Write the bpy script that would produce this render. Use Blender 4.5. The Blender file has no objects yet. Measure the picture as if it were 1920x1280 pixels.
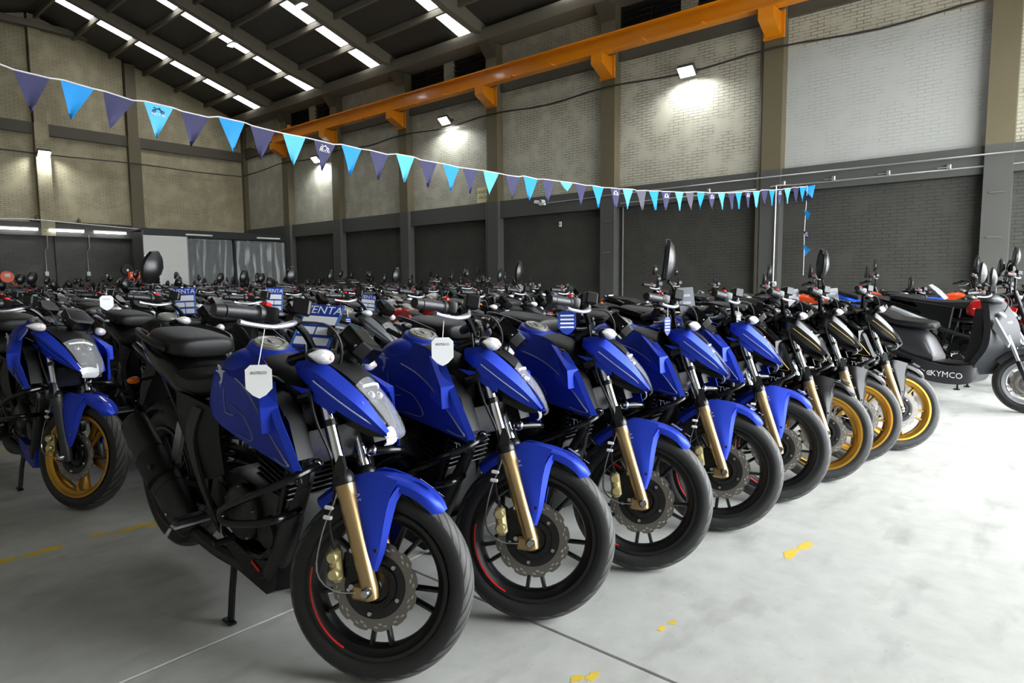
import bpy, bmesh, math, random
from mathutils import Matrix, Vector
PI = math.pi
scene = bpy.context.scene
COL = scene.collection
random.seed(7)

# ------------------------------------------------------------------ camera, sky, exposure
cam_data = bpy.data.cameras.new('camera')
cam_data.sensor_fit = 'HORIZONTAL'
cam_data.sensor_width = 36.0
cam_data.lens = 36.0 * 1220.0 / 1920.0
cam_data.clip_start = 0.05
cam_data.clip_end = 300
cam = bpy.data.objects.new('camera', cam_data)
COL.objects.link(cam)
_r = Vector((0.65255, -0.75771, -0.00754)); _u = Vector((0.07527, 0.05492, 0.99565)); _f = Vector((0.754, 0.65028, -0.09287))
_m = Matrix((_r, _u, -_f)).transposed().to_4x4()
_m.translation = Vector((0, 0, 1.23))
cam.matrix_world = _m
scene.camera = cam

world = bpy.data.worlds.new('overcast_sky')
scene.world = world
world.use_nodes = True
_bg = world.node_tree.nodes['Background']
_bg.inputs['Color'].default_value = (0.93, 0.97, 1.0, 1)
_bg.inputs['Strength'].default_value = 18.0

scene.view_settings.view_transform = 'Standard'
scene.view_settings.look = 'None'
scene.view_settings.exposure = 0.0
scene.view_settings.gamma = 1.0
scene.view_settings.use_curve_mapping = False

SKYLIGHT = 13.0      # daylight glowing through the roof's translucent strips
LAMP_W = 170.0       # wall flood lamps

def portal(name, loc, rot, sx, sy):
    l = bpy.data.lights.new(name, 'AREA'); l.shape = 'RECTANGLE'; l.size = sx; l.size_y = sy
    l.cycles.is_portal = True
    o = bpy.data.objects.new(name, l); o.location = loc; o.rotation_euler = rot
    COL.objects.link(o); return o
# the big loading door in the front wall lets the overcast sky in
DOOR_X0, DOOR_X1, DOOR_Z, FRONT_Y = 2.8, 14.4, 5.4, -3.6
portal('door_daylight', ((DOOR_X0 + DOOR_X1) / 2, FRONT_Y, DOOR_Z / 2), (-PI / 2, 0, 0), DOOR_X1 - DOOR_X0, DOOR_Z)

# ------------------------------------------------------------------ materials
def lin(c):
    return tuple((x / 255 / 12.92) if x / 255 <= 0.04045 else ((x / 255 + 0.055) / 1.055) ** 2.4 for x in c)
MATS = {}
def nmat(name):
    m = bpy.data.materials.new(name); m.use_nodes = True
    nt = m.node_tree
    return m, nt, nt.nodes, nt.links, nt.nodes['Principled BSDF']
def mat(name, rgb, rough=0.5, metal=0.0, coat=0.0, var=0.0, scale=30.0, bump=0.0, emit=0.0, alpha=1.0, spec=0.5, trans=0.0):
    m, nt, N, L, b = nmat(name)
    c = lin(rgb) + (1.0,)
    b.inputs['Base Color'].default_value = c
    b.inputs['Roughness'].default_value = rough
    b.inputs['Metallic'].default_value = metal
    b.inputs['Coat Weight'].default_value = coat
    b.inputs['Coat Roughness'].default_value = 0.08
    b.inputs['Specular IOR Level'].default_value = spec
    b.inputs['Alpha'].default_value = alpha
    b.inputs['Transmission Weight'].default_value = trans
    if emit:
        b.inputs['Emission Color'].default_value = c
        b.inputs['Emission Strength'].default_value = emit
    tc = N.new('ShaderNodeTexCoord')
    nz = N.new('ShaderNodeTexNoise'); nz.inputs['Scale'].default_value = scale; nz.inputs['Detail'].default_value = 3
    L.new(tc.outputs['Object'], nz.inputs['Vector'])
    mr = N.new('ShaderNodeMapRange'); mr.inputs['To Min'].default_value = max(0.02, rough * 0.85); mr.inputs['To Max'].default_value = min(1, rough * 1.15)
    L.new(nz.outputs['Fac'], mr.inputs['Value']); L.new(mr.outputs['Result'], b.inputs['Roughness'])
    if var:
        mx = N.new('ShaderNodeMix'); mx.data_type = 'RGBA'
        mx.inputs['A'].default_value = tuple(x * (1 - var) for x in c[:3]) + (1,)
        mx.inputs['B'].default_value = tuple(min(1, x * (1 + var)) for x in c[:3]) + (1,)
        L.new(nz.outputs['Fac'], mx.inputs['Factor']); L.new(mx.outputs['Result'], b.inputs['Base Color'])
    if bump:
        bp = N.new('ShaderNodeBump'); bp.inputs['Strength'].default_value = bump; bp.inputs['Distance'].default_value = 0.002
        L.new(nz.outputs['Fac'], bp.inputs['Height']); L.new(bp.outputs['Normal'], b.inputs['Normal'])
    MATS[name] = m
    return m

mat('blue_paint', (31, 56, 172), 0.4, 0.45, 0.0, 0.04, 400, spec=0.3)
mat('lever_silver', (168, 170, 174), 0.35, 0.7)
mat('black_gloss', (9, 9, 10), 0.2, 0.0, 0.05, spec=0.3)
mat('black_matte', (17, 17, 18), 0.5, 0.0, 0, 0.1, 200, spec=0.3)
mat('black_satin', (13, 13, 14), 0.34, spec=0.4)
mat('black_metal', (12, 12, 13), 0.28, 0.2, spec=0.4)
mat('engine_black', (11, 11, 12), 0.38, 0.1, 0, 0.15, 60, 0.2)
mat('seat_vinyl', (22, 22, 22), 0.45, 0, 0, 0.1, 600, 0.25, spec=0.35)
mat('grip_rubber', (20, 20, 22), 0.42, 0, 0, 0.05, 300, 0.3)
mat('chrome', (225, 228, 232), 0.08, 1.0)
mat('steel', (170, 172, 175), 0.25, 1.0)
mat('disc_steel', (118, 114, 108), 0.38, 0.9, 0, 0.1, 90)
mat('gold_fork', (164, 138, 98), 0.33, 0.85)
mat('gold_rim', (184, 138, 52), 0.3, 0.8)
mat('gold_caliper', (190, 178, 128), 0.38, 0.6)
mat('silver_alloy', (190, 192, 196), 0.3, 0.8)
mat('red', (205, 22, 20), 0.35)
mat('red_paint', (190, 20, 18), 0.3, 0.1, 0.4)
mat('grey_paint', (120, 124, 126), 0.32, 0.4, 0.4)
mat('white_paint', (225, 228, 230), 0.3, 0, 0.4)
mat('orange_paint', (215, 72, 18), 0.32, 0, 0.4)
mat('sport_blue', (20, 82, 205), 0.28, 0.1, 0.5)
mat('dark_grey_paint', (62, 64, 68), 0.33, 0.3, 0.4)
mat('teal_paint', (20, 120, 120), 0.3, 0.2, 0.4)
mat('scooter_grey', (46, 47, 50), 0.4, 0.2, 0.0, 0.05, 200)
mat('decal_grey', (120, 128, 150), 0.4)
mat('decal_silver', (188, 190, 192), 0.3, 0.6)
mat('decal_gold', (196, 160, 84), 0.35, 0.4)
mat('decal_white', (235, 235, 235), 0.5)
mat('lens_clear', (245, 246, 248), 0.04, 0, 0, alpha=0.1)
mat('indicator_lens', (196, 194, 196), 0.16, 0.2, 0, 0.25, 130, 0.5)
mat('bulb_pink', (214, 164, 150), 0.3)
mat('lens_white', (236, 238, 240), 0.14, 0.25)
mat('amber', (226, 112, 20), 0.2)
mat('screen_black', (10, 12, 14), 0.1)
mat('dark_hole', (6, 6, 7), 0.8)
mat('spring_red', (150, 16, 14), 0.4)
mat('cap_grey', (126, 126, 118), 0.42, 0.5)
mat('card_blue', (30, 62, 158), 0.35)
mat('card_white', (232, 236, 240), 0.4)
mat('card_grey', (70, 72, 78), 0.3)
mat('tag_white', (246, 247, 248), 0.45)
mat('tag_ink', (90, 92, 100), 0.6)
mat('string_white', (225, 225, 225), 0.7)
mat('plastic_clear', (200, 205, 205), 0.12, 0, 0, alpha=0.25)
mat('mirror_glass', (210, 215, 220), 0.03, 1.0)
mat('yellow_plastic', (220, 205, 20), 0.4)
mat('cable_white', (215, 215, 210), 0.5)

def tyre_mat():
    m, nt, N, L, b = nmat('tyre_rubber')
    b.inputs['Roughness'].default_value = 0.62
    uv = N.new('ShaderNodeUVMap'); uv.uv_map = 'UVMap'
    sp = N.new('ShaderNodeSeparateXYZ'); L.new(uv.outputs['UV'], sp.inputs['Vector'])
    def M(op, a=None, c=None, v0=None, v1=None):
        n = N.new('ShaderNodeMath'); n.operation = op
        if a is not None: L.new(a, n.inputs[0])
        elif v0 is not None: n.inputs[0].default_value = v0
        if c is not None: L.new(c, n.inputs[1])
        elif v1 is not None: n.inputs[1].default_value = v1
        return n.outputs[0]
    # v: 0..1 across the tread, u: 0..1 around; slanted sickle grooves on either shoulder
    d = M('ABSOLUTE', M('SUBTRACT', sp.outputs['Y'], v1=0.5))
    ph = M('ADD', M('MULTIPLY', sp.outputs['X'], v1=30.0), M('MULTIPLY', d, v1=6.5))
    fr = M('FRACT', ph)
    g = M('LESS_THAN', fr, v1=0.26)
    inb = M('MULTIPLY', M('LESS_THAN', d, v1=0.31), M('GREATER_THAN', d, v1=0.04))
    seg = M('LESS_THAN', M('FRACT', M('MULTIPLY', ph, v1=0.5)), v1=0.75)
    groove = M('MULTIPLY', M('MULTIPLY', g, inb), seg)
    nz = N.new('ShaderNodeTexNoise'); nz.inputs['Scale'].default_value = 9
    tc = N.new('ShaderNodeTexCoord'); L.new(tc.outputs['Object'], nz.inputs['Vector'])
    mx = N.new('ShaderNodeMix'); mx.data_type = 'RGBA'
    mx.inputs['A'].default_value = lin((20, 20, 21)) + (1,); mx.inputs['B'].default_value = lin((96, 95, 92)) + (1,)
    tread = M('LESS_THAN', d, v1=0.30)
    L.new(M('MULTIPLY', tread, nz.outputs['Fac']), mx.inputs['Factor'])
    m2 = N.new('ShaderNodeMix'); m2.data_type = 'RGBA'; m2.inputs['B'].default_value = lin((9, 9, 9)) + (1,)
    L.new(groove, m2.inputs['Factor']); L.new(mx.outputs['Result'], m2.inputs['A']); L.new(m2.outputs['Result'], b.inputs['Base Color'])
    bp = N.new('ShaderNodeBump'); bp.inputs['Strength'].default_value = 0.9; bp.inputs['Distance'].default_value = 0.004; bp.invert = True
    L.new(groove, bp.inputs['Height']); L.new(bp.outputs['Normal'], b.inputs['Normal'])
    MATS['tyre_rubber'] = m
tyre_mat()

def brick_mat(name, c1, c2, mortar, bumpd=0.006, rough=0.7, grime=0.25, bscale=1.0, axis='y'):
    m, nt, N, L, b = nmat(name)
    b.inputs['Roughness'].default_value = rough
    b.inputs['Specular IOR Level'].default_value = 0.3
    tc = N.new('ShaderNodeTexCoord')
    sp = N.new('ShaderNodeSeparateXYZ'); L.new(tc.outputs['Object'], sp.inputs['Vector'])
    cb = N.new('ShaderNodeCombineXYZ')
    L.new(sp.outputs['Y' if axis == 'y' else 'X'], cb.inputs['X']); L.new(sp.outputs['Z'], cb.inputs['Y'])
    br = N.new('ShaderNodeTexBrick')
    br.inputs['Scale'].default_value = bscale
    br.inputs['Brick Width'].default_value = 0.25; br.inputs['Row Height'].default_value = 0.068
    br.inputs['Mortar Size'].default_value = 0.008; br.inputs['Mortar Smooth'].default_value = 0.3
    br.inputs['Color1'].default_value = lin(c1) + (1,); br.inputs['Color2'].default_value = lin(c2) + (1,); br.inputs['Mortar'].default_value = lin(mortar) + (1,)
    L.new(cb.outputs['Vector'], br.inputs['Vector'])
    # paint has filled some joints: fade the mortar out in patches
    nz = N.new('ShaderNodeTexNoise'); nz.inputs['Scale'].default_value = 2.2; nz.inputs['Detail'].default_value = 6
    L.new(tc.outputs['Object'], nz.inputs['Vector'])
    rp = N.new('ShaderNodeMapRange'); rp.inputs['From Min'].default_value = 0.36; rp.inputs['From Max'].default_value = 0.54
    L.new(nz.outputs['Fac'], rp.inputs['Value'])
    mx = N.new('ShaderNodeMix'); mx.data_type = 'RGBA'; mx.inputs['A'].default_value = lin(c1) + (1,)
    L.new(rp.outputs['Result'], mx.inputs['Factor']); L.new(br.outputs['Color'], mx.inputs['B'])
    # dirt streaks
    n2 = N.new('ShaderNodeTexNoise'); n2.inputs['Scale'].default_value = 0.9; n2.inputs['Detail'].default_value = 8
    mp = N.new('ShaderNodeMapping'); mp.inputs['Scale'].default_value = (1, 1, 0.35); L.new(tc.outputs['Object'], mp.inputs['Vector']); L.new(mp.outputs['Vector'], n2.inputs['Vector'])
    r2 = N.new('ShaderNodeMapRange'); r2.inputs['From Min'].default_value = 0.45; r2.inputs['From Max'].default_value = 0.8; r2.inputs['To Max'].default_value = grime
    L.new(n2.outputs['Fac'], r2.inputs['Value'])
    m2 = N.new('ShaderNodeMix'); m2.data_type = 'RGBA'; m2.blend_type = 'MULTIPLY'; m2.inputs['B'].default_value = (0.45, 0.42, 0.36, 1)
    L.new(r2.outputs['Result'], m2.inputs['Factor']); L.new(mx.outputs['Result'], m2.inputs['A']); L.new(m2.outputs['Result'], b.inputs['Base Color'])
    mul = N.new('ShaderNodeMath'); mul.operation = 'MULTIPLY'; L.new(br.outputs['Fac'], mul.inputs[0]); L.new(rp.outputs['Result'], mul.inputs[1])
    bp = N.new('ShaderNodeBump'); bp.invert = True; bp.inputs['Strength'].default_value = 0.8; bp.inputs['Distance'].default_value = bumpd
    L.new(mul.outputs['Value'], bp.inputs['Height'])
    n3 = N.new('ShaderNodeTexNoise'); n3.inputs['Scale'].default_value = 25; L.new(tc.outputs['Object'], n3.inputs['Vector'])
    b2 = N.new('ShaderNodeBump'); b2.inputs['Strength'].default_value = 0.3; b2.inputs['Distance'].default_value = 0.004
    L.new(n3.outputs['Fac'], b2.inputs['Height']); L.new(bp.outputs['Normal'], b2.inputs['Normal']); L.new(b2.outputs['Normal'], b.inputs['Normal'])
    MATS[name] = m
brick_mat('white_brick', (178, 175, 158), (171, 167, 151), (122, 118, 102), 0.006)
brick_mat('white_brick_back', (166, 158, 130), (159, 150, 123), (118, 110, 88), 0.005, axis='x', grime=0.55)
brick_mat('white_screen', (170, 171, 166), (168, 169, 164), (158, 160, 155), 0.003, 0.6, 0.06)
brick_mat('grey_brick', (64, 64, 59), (60, 60, 55), (49, 49, 45), 0.006, 0.6, 0.15)
brick_mat('grey_brick_back', (78, 78, 73), (73, 73, 68), (58, 58, 54), 0.006, 0.6, 0.15, axis='x')
mat('grey_concrete', (70, 70, 66), 0.6, 0, 0, 0.1, 3, 0.3)
mat('olive_concrete', (92, 84, 62), 0.65, 0, 0, 0.12, 3, 0.3)
mat('olive_dark', (74, 69, 56), 0.65, 0, 0, 0.12, 3, 0.3)
mat('roof_concrete', (104, 98, 84), 0.7, 0, 0, 0.15, 4, 0.3)
mat('roof_sheet', (58, 55, 48), 0.6, 0, 0, 0.15, 1.5)
mat('crane_orange', (200, 120, 10), 0.3, 0, 0.2, 0.08, 4)
mat('louvre_glass', (40, 38, 38), 0.12, 0, 0, 0.3, 8)
mat('pipe_paint', (98, 92, 78), 0.45)
mat('conduit_steel', (165, 168, 166), 0.3, 0.7)
mat('cable_black', (40, 40, 40), 0.5)
mat('flag_navy', (50, 49, 88), 0.7, 0, 0, 0.06, 12)
mat('flag_cyan', (20, 140, 214), 0.7, 0, 0, 0.06, 12)
mat('flag_sky', (84, 182, 226), 0.7, 0, 0, 0.06, 12)
mat('flag_ink', (24, 52, 84), 0.7)
mat('flag_grey', (84, 82, 96), 0.7, 0, 0, 0.06, 12)
mat('board_white', (206, 206, 200), 0.5, 0, 0, 0.03, 4)
mat('booth_dark', (22, 23, 23), 0.5)
mat('booth_back', (44, 47, 50), 0.6)
mat('sign_cream', (214, 208, 160), 0.5)
mat('ink_black', (30, 28, 26), 0.6)
mat('joint_fill', (150, 140, 120), 0.85)
mat('orange_plastic', (226, 84, 36), 0.45)
mat('lamp_body', (58, 58, 58), 0.5)
mat('lamp_glow', (250, 252, 255), 0.5, emit=40.0)
mat('tube_glow', (245, 246, 255), 0.5, emit=12.0)
mat('skylight_glow', (250, 252, 255), 0.5, emit=SKYLIGHT)
mat('pallet_wrap', (225, 230, 232), 0.15, alpha=0.6)

def floor_mat():
    m, nt, N, L, b = nmat('floor_concrete')
    tc = N.new('ShaderNodeTexCoord')
    def noise(scale, detail=5, sx=(1, 1, 1)):
        mp = N.new('ShaderNodeMapping'); mp.inputs['Scale'].default_value = sx
        L.new(tc.outputs['Object'], mp.inputs['Vector'])
        n = N.new('ShaderNodeTexNoise'); n.inputs['Scale'].default_value = scale; n.inputs['Detail'].default_value = detail
        L.new(mp.outputs['Vector'], n.inputs['Vector']); return n.outputs['Fac']
    def rng(v, a, c, lo, hi):
        r = N.new('ShaderNodeMapRange'); r.inputs['From Min'].default_value = a; r.inputs['From Max'].default_value = c; r.inputs['To Min'].default_value = lo; r.inputs['To Max'].default_value = hi
        L.new(v, r.inputs['Value']); return r.outputs['Result']
    def mix(f, A, B, blend='MIX'):
        x = N.new('ShaderNodeMix'); x.data_type = 'RGBA'; x.blend_type = blend
        L.new(f, x.inputs['Factor'])
        for k, v in (('A', A), ('B', B)):
            if isinstance(v, tuple): x.inputs[k].default_value = v + (1,)
            else: L.new(v, x.inputs[k])
        return x.outputs['Result']
    base = mix(noise(0.8, 8), lin((170, 171, 166)), lin((194, 195, 190)))
    c = mix(rng(noise(9, 8), 0.35, 0.75, 0, 0.5), base, lin((150, 150, 145)))
    c = mix(rng(noise(2.4, 9, (1, 2.4, 1)), 0.56, 0.75, 0, 0.55), c, lin((122, 121, 116)))
    c = mix(rng(noise(60, 3), 0.66, 0.74, 0, 0.35), c, lin((105, 104, 100)))
    c = mix(rng(noise(1.3, 10, (3, 1, 1)), 0.62, 0.7, 0, 0.3), c, lin((192, 192, 188)))
    L.new(c, b.inputs['Base Color'])
    L.new(rng(noise(3, 6), 0.3, 0.7, 0.38, 0.58), b.inputs['Roughness'])
    b.inputs['Specular IOR Level'].default_value = 0.45
    bp = N.new('ShaderNodeBump'); bp.inputs['Strength'].default_value = 0.25; bp.inputs['Distance'].default_value = 0.002
    L.new(noise(30, 8), bp.inputs['Height']); L.new(bp.outputs['Normal'], b.inputs['Normal'])
    MATS['floor_concrete'] = m
floor_mat()
mat('marking_yellow', (206, 178, 60), 0.6, 0, 0, 0.15, 20)
mat('outside_ground', (120, 120, 116), 0.8)
mat('front_wall', (205, 200, 185), 0.7)
mat('side_wall', (132, 129, 120), 0.7)

# ------------------------------------------------------------------ mesh helpers
def cr(p0, p1, p2, p3, t):
    return tuple(0.5 * ((2 * b) + (-a + c) * t + (2 * a - 5 * b + 4 * c - d) * t * t + (-a + 3 * b - 3 * c + d) * t ** 3) for a, b, c, d in zip(p0, p1, p2, p3))
def smooth_path(pts, n):
    """Catmull-Rom through pts, n steps per span"""
    out = []
    for i in range(len(pts) - 1):
        p0 = pts[max(0, i - 1)]; p3 = pts[min(len(pts) - 1, i + 2)]
        for k in range(n): out.append(cr(p0, pts[i], pts[i + 1], p3, k / n))
    out.append(tuple(pts[-1]))
    return out
class MB:
    def __init__(s): s.v = []; s.f = []; s.uv = None
    def add(s, vs, fs):
        o = len(s.v); s.v += [tuple(p) for p in vs]; s.f += [tuple(o + i for i in f) for f in fs]; return s
    def box(s, c, d, R=None, taper=None):
        hx, hy, hz = d[0] / 2, d[1] / 2, d[2] / 2
        vs = []
        for z in (-1, 1):
            k = 1 if not taper or z < 0 else taper
            for x, y in ((-1, -1), (1, -1), (1, 1), (-1, 1)):
                p = Vector((x * hx * k, y * hy * k, z * hz))
                if R is not None: p = R @ p
                vs.append(p + Vector(c))
        return s.add(vs, [(3, 2, 1, 0), (4, 5, 6, 7), (0, 1, 5, 4), (1, 2, 6, 5), (2, 3, 7, 6), (3, 0, 4, 7)])
    def bbox(s, c, d, bev=0.01, R=None, seg=1):
        bm = bmesh.new(); bmesh.ops.create_cube(bm, size=1)
        for v in bm.verts: v.co = Vector((v.co.x * d[0], v.co.y * d[1], v.co.z * d[2]))
        bmesh.ops.bevel(bm, geom=bm.edges[:], offset=bev, segments=seg, affect='EDGES', profile=0.6)
        bm.verts.index_update()
        vs = [(R @ v.co if R is not None else v.co) + Vector(c) for v in bm.verts]; fs = [tuple(v.index for v in f.verts) for f in bm.faces]
        bm.free(); return s.add(vs, fs)
    def prism(s, poly, a0, a1, plane='xz', inset=0.0):
        """polygon (2-D) extruded between a0 and a1 along the third axis; inset chamfers both rims"""
        n = len(poly)
        def P(p, a): return {'xz': (p[0], a, p[1]), 'xy': (p[0], p[1], a), 'yz': (a, p[0], p[1])}[plane]
        cx = sum(p[0] for p in poly) / n; cz = sum(p[1] for p in poly) / n
        if inset:
            w = (a1 - a0); q = [(cx + (p[0] - cx) * (1 - inset), cz + (p[1] - cz) * (1 - inset)) for p in poly]
            rings = [(q, a0), (poly, a0 + w * 0.3), (poly, a1 - w * 0.3), (q, a1)]
        else: rings = [(poly, a0), (poly, a1)]
        vs = [P(p, a) for r, a in rings for p in r]; fs = []
        for k in range(len(rings) - 1):
            for i in range(n): j = (i + 1) % n; fs.append((k * n + i, k * n + j, (k + 1) * n + j, (k + 1) * n + i))
        fs.append(tuple(range(n))[::-1]); fs.append(tuple(range((len(rings) - 1) * n, len(rings) * n)))
        return s.add(vs, fs)
    def tube(s, pts, r, n=8, sub=0, caps=True, flat=None):
        """r: number or list; flat: (ratio) squashes the section along its second axis"""
        pts = [tuple(p) for p in pts]
        if sub:
            if isinstance(r, (list, tuple)):
                q = smooth_path([p + (ri,) for p, ri in zip(pts, r)], sub); pts = [p[:3] for p in q]; r = [p[3] for p in q]
            else: pts = smooth_path(pts, sub)
        P = [Vector(p) for p in pts]; m = len(P)
        rs = r if isinstance(r, (list, tuple)) else [r] * m
        T = [(P[min(i + 1, m - 1)] - P[max(i - 1, 0)]).normalized() for i in range(m)]
        up = Vector((0, 0, 1)) if abs(T[0].z) < 0.9 else Vector((0, 1, 0))
        a = T[0].cross(up).normalized(); vs = []; fs = []
        for i in range(m):
            a = (a - T[i] * a.dot(T[i])).normalized(); b = T[i].cross(a)
            for k in range(n):
                t = 2 * PI * k / n; vs.append(P[i] + a * (math.cos(t) * rs[i]) + b * (math.sin(t) * rs[i] * (flat or 1)))
        for i in range(m - 1):
            for k in range(n):
                j = (k + 1) % n; fs.append((i * n + k, i * n + j, (i + 1) * n + j, (i + 1) * n + k))
        if caps: fs.append(tuple(range(n))[::-1]); fs.append(tuple(range((m - 1) * n, m * n)))
        return s.add(vs, fs)
    def lathe(s, prof, n=32, axis='y', c=(0, 0, 0), closed=False, R=None, a0=0.0, a1=None, caps=False):
        full = a1 is None; a1 = 2 * PI if full else a1
        m = len(prof); vs = []; fs = []; N = n if full else n + 1
        for k in range(N):
            t = a0 + (a1 - a0) * k / n; cc, ss = math.cos(t), math.sin(t)
            for r, a in prof:
                p = {'y': (r * cc, a, r * ss), 'z': (r * cc, r * ss, a), 'x': (a, r * cc, r * ss)}[axis]
                if R is not None: p = R @ Vector(p)
                vs.append((p[0] + c[0], p[1] + c[1], p[2] + c[2]))
        for k in range(n):
            j = (k + 1) % N
            for i in range(m if closed else m - 1):
                q = (i + 1) % m; fs.append((k * m + i, k * m + q, j * m + q, j * m + i))
        if caps:
            fs.append(tuple(k * m for k in range(N))); fs.append(tuple(k * m + m - 1 for k in range(N))[::-1])
        return s.add(vs, fs)
    def grid(s, rows, wrap=False):
        n = len(rows[0]); m = len(rows); fs = []
        for i in range(m - 1):
            for k in range(n if wrap else n - 1):
                j = (k + 1) % n; fs.append((i * n + k, i * n + j, (i + 1) * n + j, (i + 1) * n + k))
        return s.add([p for r in rows for p in r], fs)
    def sheet(s, ctrl, nu=4, nv=4, thick=0.006):
        """smooth shell through a grid of control points, with thickness"""
        rows = [smooth_path(r, nu) for r in ctrl]
        cols = [smooth_path([r[k] for r in rows], nv) for k in range(len(rows[0]))]
        g = [[Vector(cols[k][i]) for k in range(len(cols))] for i in range(len(cols[0]))]
        M, K = len(g), len(g[0]); off = []
        for i in range(M):
            row = []
            for k in range(K):
                du = g[i][min(k + 1, K - 1)] - g[i][max(k - 1, 0)]; dv = g[min(i + 1, M - 1)][k] - g[max(i - 1, 0)][k]
                nn = du.cross(dv)
                if nn.length < 1e-12: nn = Vector((0, 0, 1))
                row.append(g[i][k] - nn.normalized() * thick)
            off.append(row)
        o = len(s.v); s.grid(g); o2 = len(s.v); s.v += [tuple(p) for r in off for p in r]
        for i in range(M - 1):
            for k in range(K - 1): s.f.append((o2 + i * K + k, o2 + (i + 1) * K + k, o2 + (i + 1) * K + k + 1, o2 + i * K + k + 1))
        rim = [i * K for i in range(M)] + [(M - 1) * K + k for k in range(1, K)] + [i * K + K - 1 for i in range(M - 2, -1, -1)] + [k for k in range(K - 2, 0, -1)]
        for a in range(len(rim)):
            b = (a + 1) % len(rim); s.f.append((o + rim[a], o + rim[b], o2 + rim[b], o2 + rim[a]))
        return s
    def loft(s, rings, nu=3, caps=True):
        """closed sections (lists of equal length), smoothed along the spine"""
        cols = [smooth_path([r[k] for r in rings], nu) for k in range(len(rings[0]))]
        rows = [[c[i] for c in cols] for i in range(len(cols[0]))]
        o = len(s.v); s.grid(rows, wrap=True); n = len(rows[0])
        if caps: s.f.append(tuple(o + k for k in range(n))[::-1]); s.f.append(tuple(o + (len(rows) - 1) * n + k for k in range(n)))
        return s
    def ell(s, c, r, R=None, nu=10, nv=7):
        rows = []
        for i in range(nv + 1):
            t = PI * i / nv; ring = []
            for k in range(nu):
                a = 2 * PI * k / nu; p = Vector((r[0] * math.sin(t) * math.cos(a), r[1] * math.sin(t) * math.sin(a), r[2] * math.cos(t)))
                if R is not None: p = R @ p
                ring.append(tuple(p + Vector(c)))
            rows.append(ring)
        return s.grid(rows, wrap=True)
    def mirror(s):
        vs = list(s.v); fs = list(s.f)
        return s.add([(x, -y, z) for x, y, z in vs], [f[::-1] for f in fs])
    def flipped(s):
        m = MB(); m.v = [(x, -y, z) for x, y, z in s.v]; m.f = [f[::-1] for f in s.f]; return m
    def xf(s, M):
        s.v = [tuple(M @ Vector(p)) for p in s.v]; return s
    def mesh(s, name, smooth=True, ang=35):
        me = bpy.data.meshes.new(name); me.from_pydata(s.v, [], s.f)
        bm = bmesh.new(); bm.from_mesh(me)
        bmesh.ops.remove_doubles(bm, verts=bm.verts[:], dist=1e-6)
        bmesh.ops.recalc_face_normals(bm, faces=bm.faces[:]); bm.to_mesh(me); bm.free()
        if smooth:
            me.polygons.foreach_set('use_smooth', [True] * len(me.polygons)); me.set_sharp_from_angle(angle=math.radians(ang))
        me.materials.append(None)
        return me
def sec(x, w, zb, zt, e=2.6, n=16, x2=None):
    """super-ellipse section in the y-z plane at x"""
    r = []
    for k in range(n):
        a = 2 * PI * k / n; c, q = math.cos(a), math.sin(a)
        yy = w * math.copysign(abs(c) ** (2 / e), c); zz = (zb + zt) / 2 + (zt - zb) / 2 * math.copysign(abs(q) ** (2 / e), q)
        r.append((x, yy, zz))
    return r
TXT = {}
def text_mesh(body, size, extrude=0.0004):
    """built-in font lettering as a flat mesh, centred, lying in x-y"""
    key = (body, size)
    if key not in TXT:
        cu = bpy.data.curves.new('lettering', 'FONT'); cu.body = body; cu.size = size; cu.extrude = extrude
        cu.align_x = 'CENTER'; cu.align_y = 'CENTER'; cu.resolution_u = 2
        o = bpy.data.objects.new('lettering', cu); COL.objects.link(o)
        dg = bpy.context.evaluated_depsgraph_get(); dg.update()
        me = bpy.data.meshes.new_from_object(o.evaluated_get(dg)); me.materials.clear(); me.materials.append(None)
        bpy.data.objects.remove(o); bpy.data.curves.remove(cu); TXT[key] = me
    return TXT[key]
def obj(name, me, m, parent=None, M=None, label=None, cat=None, group=None, kind=None):
    if isinstance(me, MB): me = me.mesh(name)
    o = bpy.data.objects.new(name, me); COL.objects.link(o)
    for i, k in enumerate(m if isinstance(m, (list, tuple)) else [m]):
        if i < len(o.material_slots):
            o.material_slots[i].link = 'OBJECT'; o.material_slots[i].material = MATS[k]
    if parent is not None: o.parent = parent
    if M is not None: o.matrix_local = M
    tag(o, label, cat, group, kind); return o
def tag(o, label=None, cat=None, group=None, kind=None):
    if label: o['label'] = label
    if cat: o['category'] = cat
    if group: o['group'] = group
    if kind: o['kind'] = kind
def empty(name, M=None, **kw):
    o = bpy.data.objects.new(name, None); COL.objects.link(o); o.empty_display_size = 0.1
    if M is not None: o.matrix_world = M
    tag(o, **kw); return o
T = Matrix.Translation
def Rx(a): return Matrix.Rotation(math.radians(a), 4, 'X')
def Ry(a): return Matrix.Rotation(math.radians(a), 4, 'Y')
def Rz(a): return Matrix.Rotation(math.radians(a), 4, 'Z')
def frame(o, ex, ey):
    """matrix with given x and y axes at o"""
    ex = Vector(ex).normalized(); ez = ex.cross(Vector(ey)).normalized(); ey = ez.cross(ex)
    M = Matrix((ex, ey, ez)).transposed().to_4x4(); M.translation = Vector(o); return M

# ------------------------------------------------------------------ the hall
WX, LY, LX = 15.0, 28.8, -2.0            # right wall, back wall, left wall
RIDGE_X, SLOPE, EAVE_Z = 7.1, 0.32, 8.35
def roof_z(x): return EAVE_Z + SLOPE * (WX - max(x, 2 * RIDGE_X - x))
COLS_Y = [-2.8, 1.15, 5.17, 9.35, 13.4, 17.5, 21.45, 25.0]

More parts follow.
